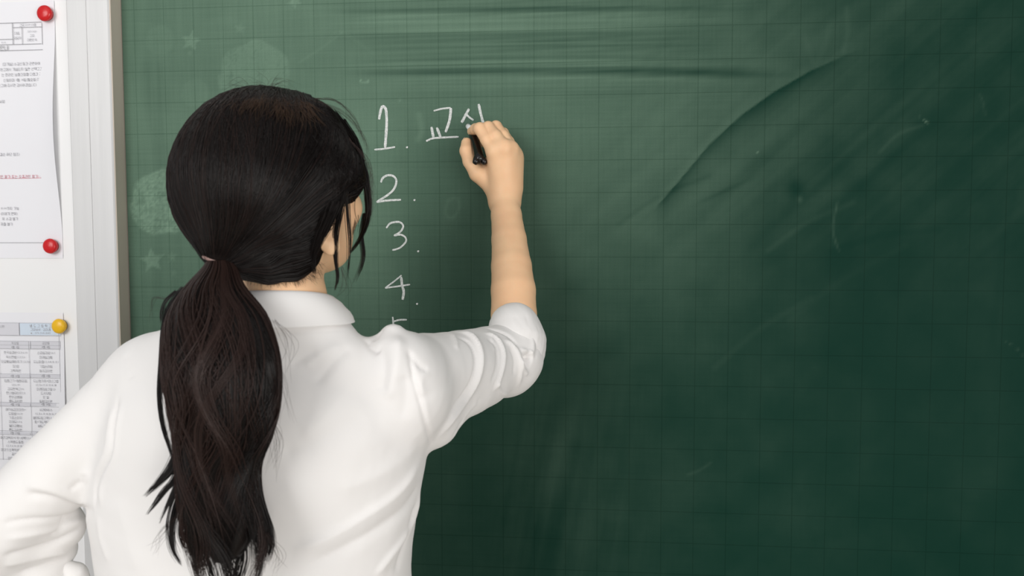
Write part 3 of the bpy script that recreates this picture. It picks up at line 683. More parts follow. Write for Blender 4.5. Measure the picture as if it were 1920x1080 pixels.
# ear with helix rim
def ear(s):
    f = Field(hp(.075*s, -.005, -.055)-.045, hp(.075*s, -.005, -.055)+.045, .0016)
    o = hp(.077*s, -.006, -.050); out = HR*s
    A = [HR*s*.88-HF*.47, HF*.88+HR*s*.47, HU]
    f.ell(o, (.0065, .0155, .029), A, .003)
    f.ell(o+A[0]*.007+A[1]*.002+HU*.002, (.0055, .010, .020), A, .003, 's')
    f.ell(o-HU*.026+A[1]*.004, (.006, .009, .009), A, .006)
    f.cone(o+HF*.012-HU*.004, o+HF*.012-HU*.012, .004, .004, .004)
    f.cone(o-A[0]*.008+HF*.008, o-A[0]*.012-HU*.01+HF*.008, .012, .012, .008)
    V, Q = f.mesh(); return mk('ear', relax(V, Q, 1), Q, m_skin, pr)
ear(1); ear(-1)
for s in (1, -1):
    def sph(name, c, r, m, sc=(1, 1, 1)):
        bm = bmesh.new(); bmesh.ops.create_uvsphere(bm, u_segments=20, v_segments=12, radius=r)
        V = [c+HR*v.co.x*sc[0]+HF*v.co.y*sc[1]+HU*v.co.z*sc[2] for v in bm.verts]; bm.verts.index_update()
        F = [[v.index for v in f.verts] for f in bm.faces]; bm.free(); return mk(name, V, F, m, pr)
    sph('eye', hp(.030*s, .078, -.018), .0115, m_eye); sph('iris', hp(.030*s, .0865, -.018), .0045, m_iris, (1, .8, 1))
    V, F = tube([hp((.016+.006*k)*s, .093-.0016*k*k*.5, .002+.003*math.sin(k*.8)) for k in range(6)], [.001, .0022, .0024, .002, .0015, .0006], 6); mk('eyebrow', V, F, m_hair, pr)
V, F = tube([hp(x, .0865-abs(x)*.35, -.0715) for x in np.linspace(-.021, .021, 9)], [.0008, .003, .0042, .0048, .0045, .0048, .0042, .003, .0008], 8); mk('lips', V, F, m_lip, pr)
# finger nails
def nail(c, nrm, along, wd, ln):
    c = np.asarray(c); nrm = nrm/np.linalg.norm(nrm); along = along-nrm*(along@nrm); along /= np.linalg.norm(along); sd = np.cross(nrm, along)
    V = []; 
    for i in range(5):
        for j in range(5):
            u, v = i/4*2-1, j/4*2-1; V.append(c+sd*u*wd*(1-.15*v*v)+along*v*ln-nrm*(u*u*.0022+max(v, 0)**2*.0008))
    F = [[i*5+j, (i+1)*5+j, (i+1)*5+j+1, i*5+j+1] for i in range(4) for j in range(4)]
    return mk('fingernail', V, F, m_nail, pr)
tip, pr1 = at(884.5, 246.5, -.030), at(892, 242, -.050)
nail(tip+np.array([-.0045, -.0030, .0046]), np.array([-.62, -.35, .7]), tip-pr1, .0042, .0050)
tt, tp = at(875, 268.5, -.043), at(874.5, 283, -.052)
nail(tt+np.array([-.0072, -.001, .0035]), np.array([-.95, -.1, .3]), tt-tp, .0048, .0055)
# trousers and shoes below the picture
ft = Field((hipx-.22, BY-.18, .05), (hipx+.22, BY+.2, 1.09), .007)
ft.column([(.80, hipx, BY, .178, .132), (.9, hipx, BY, .178, .128), (1.0, hipx, BY, .160, .113), (1.07, hipx, BY, .150, .10)], .02)
for s in (1, -1): ft.chain([((hipx+.086*s, BY, .83), .096), ((hipx+.09*s, BY+.01, .47), .068), ((hipx+.095*s, BY-.01, .12), .055)], .015)
V, Q = ft.mesh(); mk('trousers', V, Q, m_trouser, pr)
for s in (1, -1):
    f = Field((hipx+.1*s-.06, BY-.09, -.002), (hipx+.1*s+.06, BY+.21, .11), .004)
    f.chain([((hipx+.095*s, BY-.03, .04), .038), ((hipx+.10*s, BY+.14, .03), .030)], .01)
    f.F = np.maximum(f.F, (.002-f.ax[2])[None, None, :]); V, Q = f.mesh(); mk('shoe', V, Q, m_shoe, pr)

# ------------------------------------------------------------------ shirt
fs_ = Field((at(-120, 1000, BY)[0]-.04, BY-.20, tz(1330)), (at(1025, 640, -.2)[0]+.03, -.12, tz(560)), .0026)
tab = []
for py, l, r, b_, e_ in [(1330, 195, 775, .118, 0), (1180, 196, 768, .114, 0), (1080, 196, 762, .112, 0), (1030, 188, 765, .112, 0), (980, 178, 772, .113, 0), (920, 176, 782, .115, 0), (860, 186, 795, .118, 0), (800, 195, 795, .118, 0), (740, 212, 775, .112, 0), (700, 232, 745, .100, 0), (670, 262, 712, .084, 0), (645, 320, 680, .066, 0), (622, 400, 645, .050, 0), (600, 450, 625, .042, 0)]:
    a, c2 = at(l, py, BY), at(r, py, BY); tab.append((tz(py), (a[0]+c2[0])/2, BY+.01, (c2[0]-a[0])/2, b_))
fs_.column(tab, .02, 2.2)
# left shoulder, upper arm and forearm sleeve
fs_.chain([(at(560, 610, BY-.015), .045), (at(430, 655, BY-.02), .045), (at(300, 692, BY-.01), .041), (at(284, 702, BY), .040)], .03)
fs_.chain([(at(272, 698, BY+.0), .037), (at(205, 774, BY-.01), .041), (at(105, 882, BY-.025), .044), (at(5, 990, BY-.04), .046), (at(-60, 1060, BY-.04), .046)], .018)
fs_.chain([(at(-60, 1055, BY-.035), .046), (at(40, 1015, BY-.02), .040), (at(112, 985, BY-.01), .028)], .01)
fs_.chain([(at(-40, 1090, BY-.03), .044), (at(70, 1075, BY-.01), .034), (at(110, 1030, BY), .020)], .01)
fs_.chain([(at(60, 1120, BY+.0), .036), (at(150, 1150, BY+.02), .032)], .01)
# right shoulder and the raised sleeve
fs_.chain([(at(560, 625, BY-.015), .042), (at(640, 690, BY-.02), .040), (at(695, 714, BY-.012), .0365), (at(738, 704, BY-.005), .043)], .012)
fs_.chain([(at(745, 702, BY+.0), .0415), (at(760, 742, BY+.005), .052), (at(800, 770, BY+.04), .036)], .02)
fs_.chain([(at(748, 698, BY+.005), .0415), (at(800, 705, BY+.06), .0500), (at(862, 696, BY+.115), .0500), (at(915, 680, -.25), .0475), (at(950, 672, -.225), .047)], .02)
fs_.chain([(at(775, 775, BY+.03), .030), (at(822, 795, BY+.05), .022), (at(862, 748, BY+.09), .024), (at(905, 718, BY+.14), .026)], .02)
fs_.chain([(at(737, 632, BY-.006), .0142), (at(736, 666, BY-.02), .0195)], .0055)
# rolled cuff over the elbow
ca, cb = at(966, 615, -.205), at(968, 668, -.222)
fs_.chain([(ca, .0310), (at(968, 640, -.213), .0345), (cb, .0345)], .008)
fs_.cone(at(958, 690, -.232), at(950, 700, -.232), .030, .030, .01)
# neck opening
fs_.cone(nb_+np.array([0, .006, .01]), nb_+np.array([-.002, .01, .12]), .041, .043, .006, 's')
V, Q = fs_.mesh(); V = relax(V, Q, 2)
bv = caster(V, Q); N = vnormals(V, Q)
# fold: (points px, height mm, width mm, side) - a soft ridge whose one flank is steeper
folds = [
 ([(852, 621), (880, 628), (897, 650), (901, 680), (893, 715), (870, 755), (840, 795), (818, 828)], 3.6, 4.6, 1),
 ([(853, 633), (876, 640), (889, 660), (892, 688), (883, 720), (862, 752), (836, 784)], -2.3, 3.2, 0),
 ([(904, 622), (930, 634), (943, 655), (944, 680), (936, 712), (925, 738)], 3.0, 3.8, 1),
 ([(912, 634), (928, 646), (934, 668), (932, 694), (920, 722)], -1.9, 3.0, 0),
 ([(940, 634), (962, 648), (973, 668), (976, 695), (970, 735)], 2.6, 3.6, 1),
 ([(908, 614), (935, 620), (957, 632), (974, 655)], -2.4, 2.4, 0), ([(958, 650), (966, 675), (964, 705)], -1.5, 3, 0),
 ([(846, 622), (855, 640), (856, 655)], 1.4, 2.6, 0), ([(905, 600), (925, 640), (930, 660)], .8, 3, 0), ([(955, 742), (940, 735), (930, 715)], 1.5, 3, 0),
 ([(865, 800), (880, 775), (900, 752)], 1.6, 3, 0), ([(845, 830), (870, 790), (905, 745)], -1.2, 3, 0),
 ([(985, 600), (998, 630), (1000, 660), (992, 690)], 1.6, 4, 0), ([(1006, 605), (1010, 640), (1000, 680)], -1.2, 3, 0),
 ([(978, 672), (990, 668), (996, 664)], -6.5, 4.2, 0), ([(985, 690), (992, 675), (997, 664)], -6.0, 4.2, 0),
 ([(975, 655), (990, 659), (1000, 663)], 3, 2.4, 0), ([(974, 672), (981, 690), (990, 705)], 3, 2.6, 0),
 ([(765, 650), (775, 705), (790, 760), (802, 805), (810, 840)], -2.2, 2.6, 0),
 ([(772, 652), (783, 705), (797, 757), (808, 800)], .6, 4, 0),
 ([(762, 655), (785, 685), (803, 697)], -1.8, 4, 0), ([(800, 690), (790, 715), (792, 745)], 1.3, 6, 0),
 ([(745, 625), (746, 665), (738, 705), (728, 755)], 3.4, 9, 0), ([(712, 640), (722, 690), (716, 740)], -2.8, 8, 0),
 ([(700, 640), (712, 625), (722, 612)], -3, 4, 0), ([(690, 636), (698, 652), (712, 660)], -3.2, 4.5, 0),
 ([(760, 700), (762, 740), (752, 790)], -1.8, 9, 0),
 ([(796, 855), (750, 920), (690, 965), (620, 1005), (540, 1035)], 3.4, 9, 1), ([(800, 880), (765, 945), (710, 990), (640, 1030), (560, 1065)], -2.6, 8, 0),
 ([(790, 905), (770, 985), (735, 1040), (700, 1085)], 3.0, 6, 1), ([(780, 940), (762, 1010), (740, 1080)], -2.2, 5, 0),
 ([(790, 830), (745, 870), (690, 900), (620, 925)], 1.6, 12, 0), 
 ([(660, 650), (625, 680), (590, 725)], -1.6, 6, 0), ([(640, 645), (600, 665), (570, 690)], 1.2, 6, 0), ([(600, 660), (570, 670), (545, 690)], -.9, 5, 0),
 ([(700, 690), (650, 730), (600, 790), (560, 820)], 1.2, 14, 0), ([(690, 780), (640, 800), (570, 835), (520, 850)], -1.2, 10, 0),
 ([(224, 735), (212, 800), (206, 850), (180, 905), (178, 958)], -3.0, 3.4, 0), ([(232, 740), (221, 800), (214, 855), (190, 910), (188, 958)], 1.8, 5, 0),
 ([(212, 760), (203, 805), (195, 850), (170, 900)], 1.5, 6, 0),
 ([(178, 958), (140, 948), (93, 931), (40, 925)], -3.4, 4.5, 0), ([(172, 950), (135, 935), (90, 918), (40, 908)], 2.2, 7, 0),
 ([(172, 970), (120, 985), (60, 1000), (0, 1012)], 2.6, 7, 1), ([(160, 985), (110, 1012), (50, 1032), (0, 1045)], -3.2, 5, 0),
 ([(125, 962), (112, 985), (96, 1003)], -1.8, 3.5, 0), ([(150, 965), (110, 970), (40, 975), (0, 985)], -2.2, 4, 0),
 ([(140, 1030), (90, 1040), (40, 1052), (0, 1060)], 2.6, 7, 0), ([(130, 1048), (80, 1060), (30, 1075)], -2.2, 4, 0),
 ([(155, 900), (140, 912), (128, 918)], -1.6, 4, 0), ([(160, 905), (165, 890), (150, 888)], 1.2, 4, 0),
 ([(236, 660), (240, 690), (250, 712)], -1.2, 5, 0), ([(182, 966), (188, 1010), (205, 1060)], 1.2, 7, 0),
 ([(260, 1080), (235, 1000), (215, 930)], .9, 14, 0), ([(330, 700), (300, 800), (280, 900)], .9, 18, 0),
 ([(470, 623), (560, 622), (655, 619)], -.9, 1.6, 0)]
disp = np.zeros(len(V))
for fi, (pts, hh, ww, side) in enumerate(folds):
    hh *= 1.45 if fi < 12 else 1.2
    P2 = spline(pts, 22); P3 = [cast(bv, x, y) for x, y in P2]; P3 = [p for p in P3 if p is not None and p[1] < -.12]
    if len(P3) < 3: continue
    P3 = np.array(P3); hh *= .001; ww *= .001
    near = np.where(np.linalg.norm(V-P3.mean(0), axis=1) < np.linalg.norm(P3-P3.mean(0), axis=1).max()+ww*3)[0]
    d_, off, par = seg_dist(V[near], P3)
    T = P3[-1]-P3[0]; sd = np.einsum('ij,ij->i', off, np.cross(N[near], T/np.linalg.norm(T)))
    wv_ = np.where(sd > 0, ww*1.5, ww*.65) if side == 1 else ww
    facing = np.einsum('ij,ij->i', N[near], CAM-V[near]) > -.0
    fade = sst(0, .18, par)*sst(1, .82, par)
    disp[near] += hh*(.6*np.exp(-(d_/wv_)**2)+.4*np.exp(-d_/(wv_*.6)))*fade*np.where(facing, 1, .2)
def n3(P, s, seed): return fbm(P[:, 0]/s+P[:, 1]/s*.7+40, P[:, 2]/s-P[:, 1]/s*.5+40, seed, 3)-.5
disp += .0045*n3(V, .12, 60)+.0012*n3(V, .03, 66)
V = V+N*disp[:, None]; V = relax(V, Q, 1, .4)
shirt = mk('shirt', V, Q, m_shirt, pr); bvs = caster(V, Q)
# rolled cuffs: bands of doubled cloth that end in a free edge
def cuff(pts, p_edge0, p_edge1, inward, h=.0016, hole=None):
    A = np.array([p for p, _ in pts]); r = max(q for _, q in pts)
    f = Field(A.min(0)-r-.006, A.max(0)+r+.006, h); f.chain(pts, 0, .012)
    t = p_edge1-p_edge0; t /= np.linalg.norm(t); view = A[0]-CAM; view /= np.linalg.norm(view); n = np.cross(t, view); n /= np.linalg.norm(n)
    if n@(inward-p_edge0) > 0: n = -n
    X, Y, Z = f.ax[0][:, None, None], f.ax[1][None, :, None], f.ax[2][None, None, :]
    c0 = (p_edge0+p_edge1)/2; d = (X-c0[0])*n[0]+(Y-c0[1])*n[1]+(Z-c0[2])*n[2]
    tt_ = (X-c0[0])*t[0]+(Y-c0[1])*t[1]+(Z-c0[2])*t[2]
    d = d+.0035*np.sin(tt_*130)-6*tt_**2*0; f.F = np.maximum(f.F, d)
    if hole: f.cone(hole[0], hole[1], .0028, .0042, .002, 's')
    V, Q = f.mesh(); V = relax(V, Q, 2); Nn = vnormals(V, Q); V = V+Nn*(.0022*n3(V, .022, 91)+.0008*n3(V, .008, 92))[:, None]
    return mk('sleeve_cuff', V, Q, m_shirt, pr)
cuff([(at(965, 614, -.203), .0340), (at(968, 640, -.212), .0370), (at(970, 664, -.219), .0350)], at(908, 612, -.21), at(990, 700, -.22), at(990, 600, -.21), hole=(at(984, 684, -.250), at(995, 664, -.244)))
cuff([(at(126, 1064, BY-.005), .0085), (at(140, 1078, BY-.002), .0115), (at(150, 1100, BY), .013)], at(110, 1075, BY-.02), at(130, 1110, BY-.02), at(150, 1060, BY-.02))
# folded collar: stand, fall and points, a real shell round the neck
def collar():
    c = nb_+np.array([.0, .004, 0]); na = 96; rin = .0440
    zt = float(at(540, 546, BY-.06)[2]); zb = float(at(560, 619, BY-.09)[2])
    def out_r(dx, dy, z):                    # how far the shirt reaches at this angle and height
        h = bvs.ray_cast(Vector((c[0]+dx*.12, c[1]+dy*.12, z)), Vector((-dx, -dy, 0)))
        return 0 if h[0] is None else math.hypot(h[0][0]-c[0], h[0][1]-c[1])
    def top_z(x, y):
        h = bvs.ray_cast(Vector((x, y, zt+.1)), Vector((0, 0, -1))); return -9 if h[0] is None else h[0][2]
    V = []
    for i in range(na):
        a = 2*math.pi*i/na; dx, dy = math.cos(a), math.sin(a); back = .5-.5*dy
        top = zt-.022*(1-back)**1.3; ring = []
        for (r_, z_) in [(rin, -.045), (rin+.0005, -.02), (rin+.001, -.004), (rin+.002, 0), (rin+.0045, .0005), (rin+.0075, -.002)]:
            ring.append((c[0]+dx*r_*1.04, c[1]+dy*r_, top+z_))
        for t in (.2, .4, .6, .8, .95, 1):
            z = top+(zb-top)*t; r_ = rin+.008+.016*t**.8
            r_ = min(max(r_, out_r(dx, dy, z)+.0035), .052+.024*t); x, y = c[0]+dx*r_*1.04, c[1]+dy*r_
            z = max(z, top_z(x, y)+.0035 if abs(dx) > .35 else -9); ring.append((x, y, z))
        x, y, z = ring[-1]; ring += [(x-dx*.0022, y-dy*.0022, z-.0002), (c[0]+dx*(rin+.006)*1.04, c[1]+dy*(rin+.006), zb+.012)]
        V += ring
    m = len(ring); F = [[i*m+k, i*m+k+1, ((i+1) % na)*m+k+1, ((i+1) % na)*m+k] for i in range(na) for k in range(m-1)]
    V = np.array(V).reshape(na, m, 3)
    for _ in range(3): V[:, 6:12] = (np.roll(V, 1, 0)+V*2+np.roll(V, -1, 0))[:, 6:12]/4
    V = V.reshape(-1, 3); V[:, 1] -= .0012*n3(V, .03, 81)
    return mk('collar', V, F, m_shirt, pr)
collar()

# ------------------------------------------------------------------ hair
TIE = at(411, 488, BY-.075)
fc = Field(H-.15, H+.15, .0022)
fc.ell(hp(0, -.006, .002), (.0885, .1035, .100), HA, .01)
fc.ell(at(420, 350, BY-.0), (.052, .05, .06), None, .03)
fc.chain([(at(440, 400, BY-.035), .050), (at(424, 455, BY-.062), .027), (TIE, .0135)], .03)
fc.chain([(at(510, 440, BY-.02), .056), (at(505, 478, BY-.022), .030)], .02)
fc.chain([(at(600, 330, BY-.02), .040), (at(588, 400, BY-.025), .022), (at(562, 462, BY-.02), .022)], .02)
fc.ell(hp(.0, .118, -.055), (.082, .055, .088), HA, .012, 's')   # face opening
fc.ell(hp(.092, .038, -.075), (.040, .036, .060), HA, .012, 's')
fc.ell(hp(-.092, .038, -.075), (.040, .036, .060), HA, .012, 's')
fc.cone(at(572, 266, BY+.01), at(641, 330, BY+.015), .046, .0255, .02)
fc.chain([(at(462, 484, BY-.056), .020), (at(505, 500, BY-.052), .0165), (at(548, 500, BY-.042), .0145), (at(572, 482, BY-.035), .015)], .015)
V, Q = fc.mesh(); V = relax(V, Q, 2)
N = vnormals(V, Q)
cap = mk('hair', V, Q, mat('hair_mass', (.0065, .0045, .004), .7, .05), pr)
bvh = caster(V, Q)
def strands(name, S_, rad, m, parent, taper=True, kind='stuff'):
    """S_: (n, m, 3) strand points -> three-sided tubes in one mesh"""
    S_ = np.asarray(S_); n, k, _ = S_.shape
    T = np.gradient(S_, axis=1); T /= np.maximum(np.linalg.norm(T, axis=2), 1e-9)[..., None]
    ref = np.array([.3, -.9, .25]); A = np.cross(T, ref); A /= np.maximum(np.linalg.norm(A, axis=2), 1e-9)[..., None]; B = np.cross(T, A)
    t = np.linspace(0, 1, k); rr = rad*(1-.75*t**3 if taper else np.ones(k))
    rr = rr[None, :, None]*(np.asarray(.7+.6*rng.random(n)))[:, None, None]
    V = np.stack([S_+rr*(A*math.cos(a)+B*math.sin(a)) for a in (0, 2.094, 4.189)], 2).reshape(-1, 3)
    base = (np.arange(n)[:, None]*k+np.arange(k-1)[None, :]).ravel()*3
    Q = np.vstack([np.stack([base+a, base+b_, base+3+b_, base+3+a], 1) for a, b_ in ((0, 1), (1, 2), (2, 0))])
    o = mk(name, V, Q, m, parent)
    if kind: o['kind'] = kind
    return o
# combed strands: from the parting and the hairline round the skull to the elastic
HC = hp(0, -.01, -.005)
tdir = (TIE-HC)/np.linalg.norm(TIE-HC)
def on_cap(d, lift):
    d = d/np.linalg.norm(d); h = bvh.ray_cast(Vector(HC+d*.35), Vector(-d))
    if h[0] is None: return None
    return np.array(h[0])+np.array(h[1])*lift
def comb(n, seed, lift0):
    r = np.random.default_rng(seed); out = []
    while len(out) < n:
        u = r.random()
        if u < .62:                          # roots along the parting, crown to forehead
            f_ = r.uniform(-.55, .75); side = r.choice([-1, 1]); rd = HU*1.0+HF*f_+HR*side*r.uniform(.0, .12)
            bow = r.uniform(-.15, 1.2)
        elif u < .85:                        # hairline at temples and above the ears
            side = r.choice([-1, 1]); rd = HR*side*1.0+HF*r.uniform(.1, .75)+HU*r.uniform(-.35, .7); bow = r.uniform(.0, .35)
        else:                                # nape
            side = r.choice([-1, 1]); rd = -HF*r.uniform(.1, .5)+HR*side*r.uniform(.2, 1)-HU*r.uniform(.6, .9); bow = 0
        rd = rd/np.linalg.norm(rd); mid = rd*.35+tdir*.5+HR*side*bow*.8+HU*.15*(1 if u < .62 else 0); mid /= np.linalg.norm(mid)
        mid2 = rd*.1+tdir*1.0+HR*side*bow*.45; mid2 /= np.linalg.norm(mid2)
        t = np.linspace(0, 1, 22)[:, None]
        D_ = (1-t)**3*rd+3*(1-t)**2*t*mid*1.0+3*(1-t)*t*t*mid2+t**3*tdir
        lift = lift0*r.uniform(.2, 1.6)
        P = [on_cap(d, lift*(.3+.7*math.sin(math.pi*min(1, .15+k/22)))) for k, d in enumerate(D_)]
        if any(p is None for p in P): continue
        P = np.array(P); tt_ = t**6; P = P*(1-tt_)+(TIE+r.normal(0, .0045, 3))*tt_
        if np.linalg.norm(np.diff(P, axis=0), axis=1).max() > .035: continue
        out.append(P)
    return np.array(out)
strands('hair_strands', comb(3000, 11, .0015), .00036, m_hair, cap)
strands('hair_strands', comb(300, 12, .0020), .00026, m_hair2, cap)
# hair elastic
V, F = tube([TIE+np.array([math.cos(a)*.0155, math.sin(a)*.0125, math.cos(a)*-.0045+.0]) for a in np.linspace(0, 2*math.pi, 33)], .0021, 8, False)
mk('hair_elastic', V, F, m_tie, pr)
# ponytail
PT = [  # py, left px, right px, depth behind BY (m), thickness (m)
 (488, 392, 432, -.078, .012), (505, 380, 441, -.086, .015), (540, 350, 455, -.104, .024), (590, 322, 492, -.128, .032), (650, 312, 512, -.146, .036), (710, 314, 518, -.152, .038),
 (770, 326, 514, -.152, .036), (820, 334, 502, -.150, .033), (870, 336, 482, -.148, .030), (920, 340, 482, -.148, .029), (970, 346, 494, -.147, .028), (1020, 352, 503, -.146, .026), (1065, 362, 498, -.146, .024), (1125, 374, 486, -.145, .018)]
pc = []; 
for (py, l, r, dy, th) in PT:
    a, b2 = at(l, py, BY+dy), at(r, py, BY+dy); pc.append([*((a+b2)/2), np.linalg.norm(b2-a)/2, th])
pc = spline(pc, 60); ex = at(520, 700, BY-.15)-at(420, 700, BY-.15); ex /= np.linalg.norm(ex); ey = np.array([-ex[1], ex[0], 0]); ey = ey/np.linalg.norm(ey)
def tail(n, seed, rlo, rhi, wig):
    r = np.random.default_rng(seed); k = 40; tt = np.linspace(0, 1, k); ncl = 34
    cth = r.uniform(0, 2*math.pi, ncl); crd = np.sqrt(r.uniform(rlo**2, rhi**2, ncl)); cph = r.uniform(0, 6.28, (ncl, 3)); cend = r.uniform(.72, 1.0, ncl)
    out = []
    for i in range(n):
        q = r.integers(ncl); th = cth[q]+r.normal(0, .13); rd = min(crd[q]+r.normal(0, .07), rhi)
        end = min(cend[q]*r.uniform(.88, 1.02), 1); s = tt*end
        cc = np.stack([np.interp(s*59, np.arange(60), pc[:, j]) for j in range(5)], 1)
        sw = .55*np.sin(s*5.2+cph[q, 0])*sst(.08, .4, s)+.25*np.sin(s*11+cph[q, 1])*sst(.1, .5, s)
        a = th+sw*wig
        P = cc[:, :3]+ex*(np.cos(a)*rd*cc[:, 3])[:, None]+ey*(np.sin(a)*rd*cc[:, 4])[:, None]
        P = P+ex*(.0016*np.sin(s*14+cph[q, 2]+r.uniform(0, .6)))[:, None]*sst(.1, .6, s)[:, None]
        out.append(P)
    return np.array(out)
core = []
for i in range(60):
    for k in range(28):
        a = 2*math.pi*k/28; core.append(pc[i, :3]+ex*math.cos(a)*pc[i, 3]*.86*(1-.6*(i/52)**10 if i <= 52 else .3)+ey*math.sin(a)*pc[i, 4]*.86)
F = [[i*28+k, i*28+(k+1) % 28, (i+1)*28+(k+1) % 28, (i+1)*28+k] for i in range(52) for k in range(28)]+[list(range(28))[::-1], [52*28+k for k in range(28)]]
pony = mk('ponytail', core, F, m_hair, pr)
strands('ponytail_strands', tail(3400, 5, .80, 1.0, 1.0), .00048, m_hair, pony)
strands('ponytail_strands', tail(1000, 6, .92, 1.06, 1.1), .00036, m_tail_brown, pony)
# loose locks: (points px, depth from the board, strands, spread px at root/tip)
def lock(pts, y0, y1, n, s0, s1, seed, rad=.00035, k=18):
    r = np.random.default_rng(seed); P2 = spline(pts, k); out = []
    for i in range(n):
        o0 = r.normal(0, 1, 2); o1 = r.normal(0, 1, 2)*.6+o0*.6; e = r.uniform(.75, 1.0)
        t = np.linspace(0, 1, k); idx_ = t*e*(k-1); X = np.interp(idx_, np.arange(k), P2[:, 0]); Y = np.interp(idx_, np.arange(k), P2[:, 1])
        g_ = s0*(1-t)+s1*t**1.3; b_ = .35*np.sin(math.pi*t)*max(s0, s1)
        X = X+(o0[0]*(1-t)+o1[0]*t)*g_+b_*o0[0]*.4; Y = Y+(o0[1]*(1-t)+o1[1]*t)*g_*.4
        yy = y0+(y1-y0)*t+r.normal(0, .002)
        out.append([at(x, y, q) for x, y, q in zip(X, Y, yy)])
    return np.array(out)
LK = [
 ([(622, 210), (655, 250), (676, 300), (688, 350), (692, 395), (682, 435), (664, 465), (652, 478)], -.385, -.36, 80, 5, 2, 1),
 ([(640, 225), (668, 270), (684, 330), (690, 380), (688, 415), (680, 440)], -.39, -.36, 60, 4, 2.5, 2),
 ([(684, 400), (678, 440), (682, 478), (676, 505), (662, 536)], -.36, -.36, 24, 1.5, 2.2, 3),
 ([(645, 360), (636, 400), (629, 440), (629, 480), (633, 520), (628, 545)], -.455, -.44, 46, 4, 1.6, 4),
 ([(652, 370), (655, 420), (657, 460), (654, 500), (650, 530)], -.42, -.41, 14, 4, 2.0, 5),
 ([(632, 380), (612, 425), (596, 455), (586, 480), (588, 502), (590, 514)], -.47, -.46, 90, 6, 2.2, 6),
 ([(618, 400), (602, 440), (590, 470), (584, 495)], -.475, -.465, 60, 6, 3, 7),
 ([(660, 340), (655, 375), (664, 410), (662, 450)], -.40, -.38, 26, 6, 4, 8),
 ([(655, 330), (650, 370), (655, 400), (668, 420)], -.41, -.38, 40, 7, 4, 18)]
SS = [lock(*a[:7]) for a in LK]
strands('face_framing_locks', np.vstack(SS), .00036, m_hair, cap)
LT = [
 ([(345, 540), (318, 575), (306, 620), (302, 680), (298, 740), (305, 800), (322, 850), (335, 900)], -.53, -.56, 40, 4, 2.5, 31),
 ([(340, 550), (312, 600), (308, 660), (312, 720)], -.53, -.55, 30, 3, 3, 32),
 ([(332, 545), (310, 565), (303, 590), (306, 615)], -.53, -.54, 14, 3, 4, 33),
 ([(350, 820), (325, 872), (298, 905), (270, 932)], -.56, -.58, 70, 7, 3.5, 34),
 ([(352, 840), (330, 895), (308, 920), (290, 945), (275, 965)], -.56, -.58, 34, 5, 2.6, 35),
 ([(355, 860), (335, 905), (315, 945), (296, 985)], -.56, -.58, 30, 5, 2.2, 36),
 ([(360, 880), (335, 935), (322, 985), (325, 1030), (342, 1062)], -.56, -.575, 60, 6, 3, 37),
 ([(370, 900), (350, 950), (340, 1000), (352, 1040)], -.56, -.57, 50, 7, 5, 38),
 ([(390, 980), (385, 1030), (398, 1075), (410, 1110)], -.56, -.565, 60, 7, 6, 39),
 ([(450, 550), (480, 575), (496, 600), (498, 625)], -.51, -.525, 26, 3, 2, 40),
 ([(452, 560), (485, 600), (505, 625), (512, 660)], -.52, -.55, 30, 4, 3, 41),
 ([(500, 760), (498, 820), (480, 870), (468, 900)], -.56, -.57, 40, 5, 4, 42),
 ([(470, 880), (490, 950), (508, 1010), (500, 1060)], -.565, -.57, 60, 6, 5, 43),
 ([(440, 980), (450, 1040), (440, 1090), (436, 1120)], -.565, -.57, 50, 10, 8, 44)]
strands('ponytail_locks', np.vstack([lock(*a[:7]) for a in LT]), .00040, m_hair, pony)
# single flyaway hairs
def flies():
    r = np.random.default_rng(99); out = []
    G = [([(505, 165), (520, 150), (545, 152)], 12, 16), ([(470, 168), (450, 160), (430, 166)], 10, 14), ([(500, 166), (488, 152), (470, 148)], 8, 12), ([(590, 185), (630, 190), (665, 225), (682, 270)], 9, 5),
         ([(600, 190), (650, 215), (685, 260), (692, 300)], 9, 5), ([(655, 260), (690, 310), (697, 370), (690, 420)], 14, 8), ([(640, 500), (650, 530), (640, 548)], 8, 14), ([(505, 780), (520, 830), (505, 880)], 14, 16), ([(500, 650), (530, 720), (540, 790)], 8, 16), ([(335, 700), (318, 780), (322, 840)], 14, 10), ([(515, 600), (545, 640), (540, 700)], 7, 16), ([(340, 960), (300, 1000), (290, 1030)], 10, 14), ([(500, 1000), (525, 1040), (520, 1075)], 8, 12), ([(310, 560), (290, 560), (285, 600)], 6, 8), ([(350, 420), (362, 460), (392, 484)], 20, 5)]
    for pts, n, sp in G:
        for i in range(n):
            P = np.array(pts, float)+r.normal(0, sp*.6, (len(pts), 2))*np.linspace(.25, 1.2, len(pts))[:, None]
            y = -.44 if pts[0][1] < 540 else -.575
            if 500 <= pts[0][1] < 530: y = -.50
            P = spline(P, 14); out.append([at(a, b_, y) for a, b_ in P])
    return np.array(out)
strands('flyaway_hairs', flies(), .00013, m_hair2, cap)

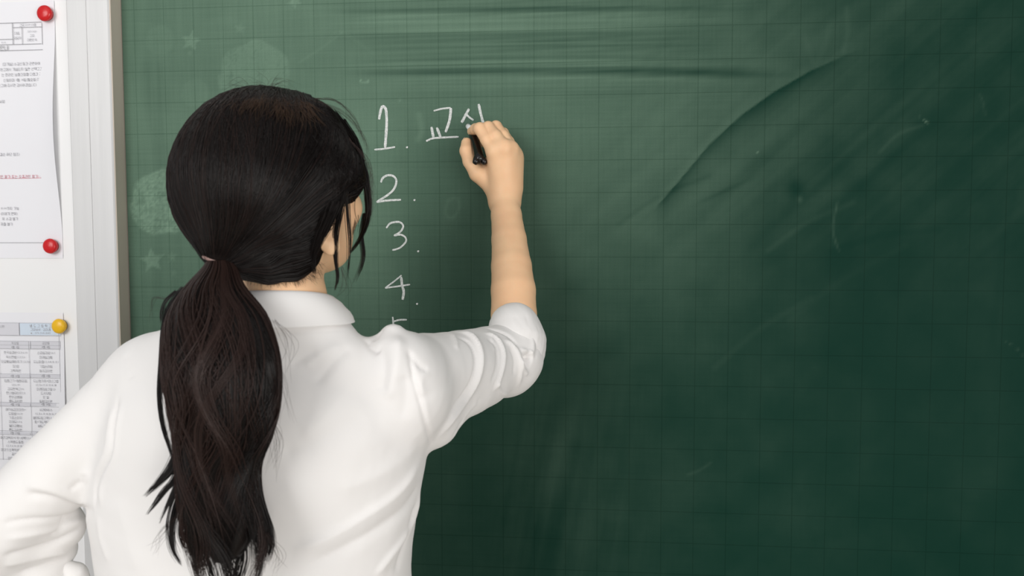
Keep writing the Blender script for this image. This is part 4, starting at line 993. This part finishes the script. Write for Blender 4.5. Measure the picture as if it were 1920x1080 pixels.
# short hairs on the nape and at the crown, lying on the surface below them
bvb = caster(VB, QB)
def short(G, bvx, seed, lift):
    r = np.random.default_rng(seed); out = []
    for (x0, y0, x1, y1, n, dx, dy, ln) in G:
        for i in range(n):
            t = r.random(); x = x0+(x1-x0)*t+r.normal(0, 2); y = y0+(y1-y0)*t+r.normal(0, 3); L_ = ln*r.uniform(.4, 1.2); a = math.atan2(dy, dx)+r.normal(0, .28); b_ = r.normal(0, .5)
            P = []
            for k in range(8):
                s_ = k/7; q = cast(bvx, x, y)
                if q is None: break
                P.append(q-lift*(.3+s_)*ray(x, y)); x += L_/7*math.cos(a+b_*s_); y += L_/7*math.sin(a+b_*s_)
            if len(P) == 8: out.append(P)
    return np.array(out)
strands('nape_hairs', short([(455, 522, 500, 528, 40, -.1, 1, 14), (500, 528, 560, 524, 90, .25, 1, 15), (556, 520, 596, 490, 110, .6, 1, 20), (575, 520, 600, 505, 40, .9, .7, 18)], bvb, 61, .0012), .00008, m_hair2, cap)
strands('hair_strands', short([(560, 178, 600, 190, 160, .5, 1, 100), (600, 190, 650, 250, 320, .28, 1, 110), (640, 240, 672, 300, 200, .12, 1, 70), (600, 260, 650, 330, 160, .1, 1, 80)], bvh, 63, .0022), .00036, m_hair, cap)
m_root = mat('hair_root_brown', (.060, .034, .020), .4, .35)
crown = strands('crown_hairs', short([(480, 176, 515, 168, 90, -.7, 1, 46), (512, 168, 540, 170, 110, .1, 1, 60), (535, 170, 575, 182, 100, .5, 1, 66), (440, 182, 480, 176, 40, -.8, 1, 40)], bvh, 62, .0038), .00022, m_root, cap)
# ------------------------------------------------------------------ chalk holder in the hand
TIPP = at(877.5, 236.5, -.005); E0 = at(884, 243, -.020); E1 = at(900, 303, -.080)
ch = empty('chalk_holder', tuple(TIPP), 'glossy black chalk holder with white chalk tip held in the raised hand', 'chalk holder')
ax = (E1-E0)/np.linalg.norm(E1-E0)
V, F = tube([E0, E0+ax*.004, E0+(E1-E0)*.3, E0+(E1-E0)*.6, E0+(E1-E0)*.86, E1-ax*.003, E1], [.0046, .0060, .0070, .0074, .0078, .0076, .0052], 20); mk('barrel', V, F, m_black, ch)
V, F = tube([TIPP+(E0-TIPP)*0+np.array([0, 0, 0]), TIPP+(E0-TIPP)*.5, E0+ax*.002], [.0040, .0044, .0044], 14); mk('chalk_stick', V, F, mat('chalk_stick', (.85, .85, .84), .9, .1), ch)
side = np.cross(ax, [0, 0, 1]); side /= np.linalg.norm(side); upv = np.cross(side, ax)
for s in (1, -1):
    p0 = E1+side*s*.0052-ax*.010; V, F = tube([p0-ax*.012, p0, E1+side*s*.0064+ax*.001, E1+side*s*.0062+ax*.0045], [.0018, .0034, .0050, .0030], 14); mk('clamp_lug', V, F, m_black, ch)
V, F = tube([E0+(E1-E0)*.35+upv*-.006, E0+(E1-E0)*.62+upv*-.0078, E0+(E1-E0)*.9+upv*-.0072], [.0008, .0014, .0010], 8); mk('slide_rail', V, F, m_black, ch)
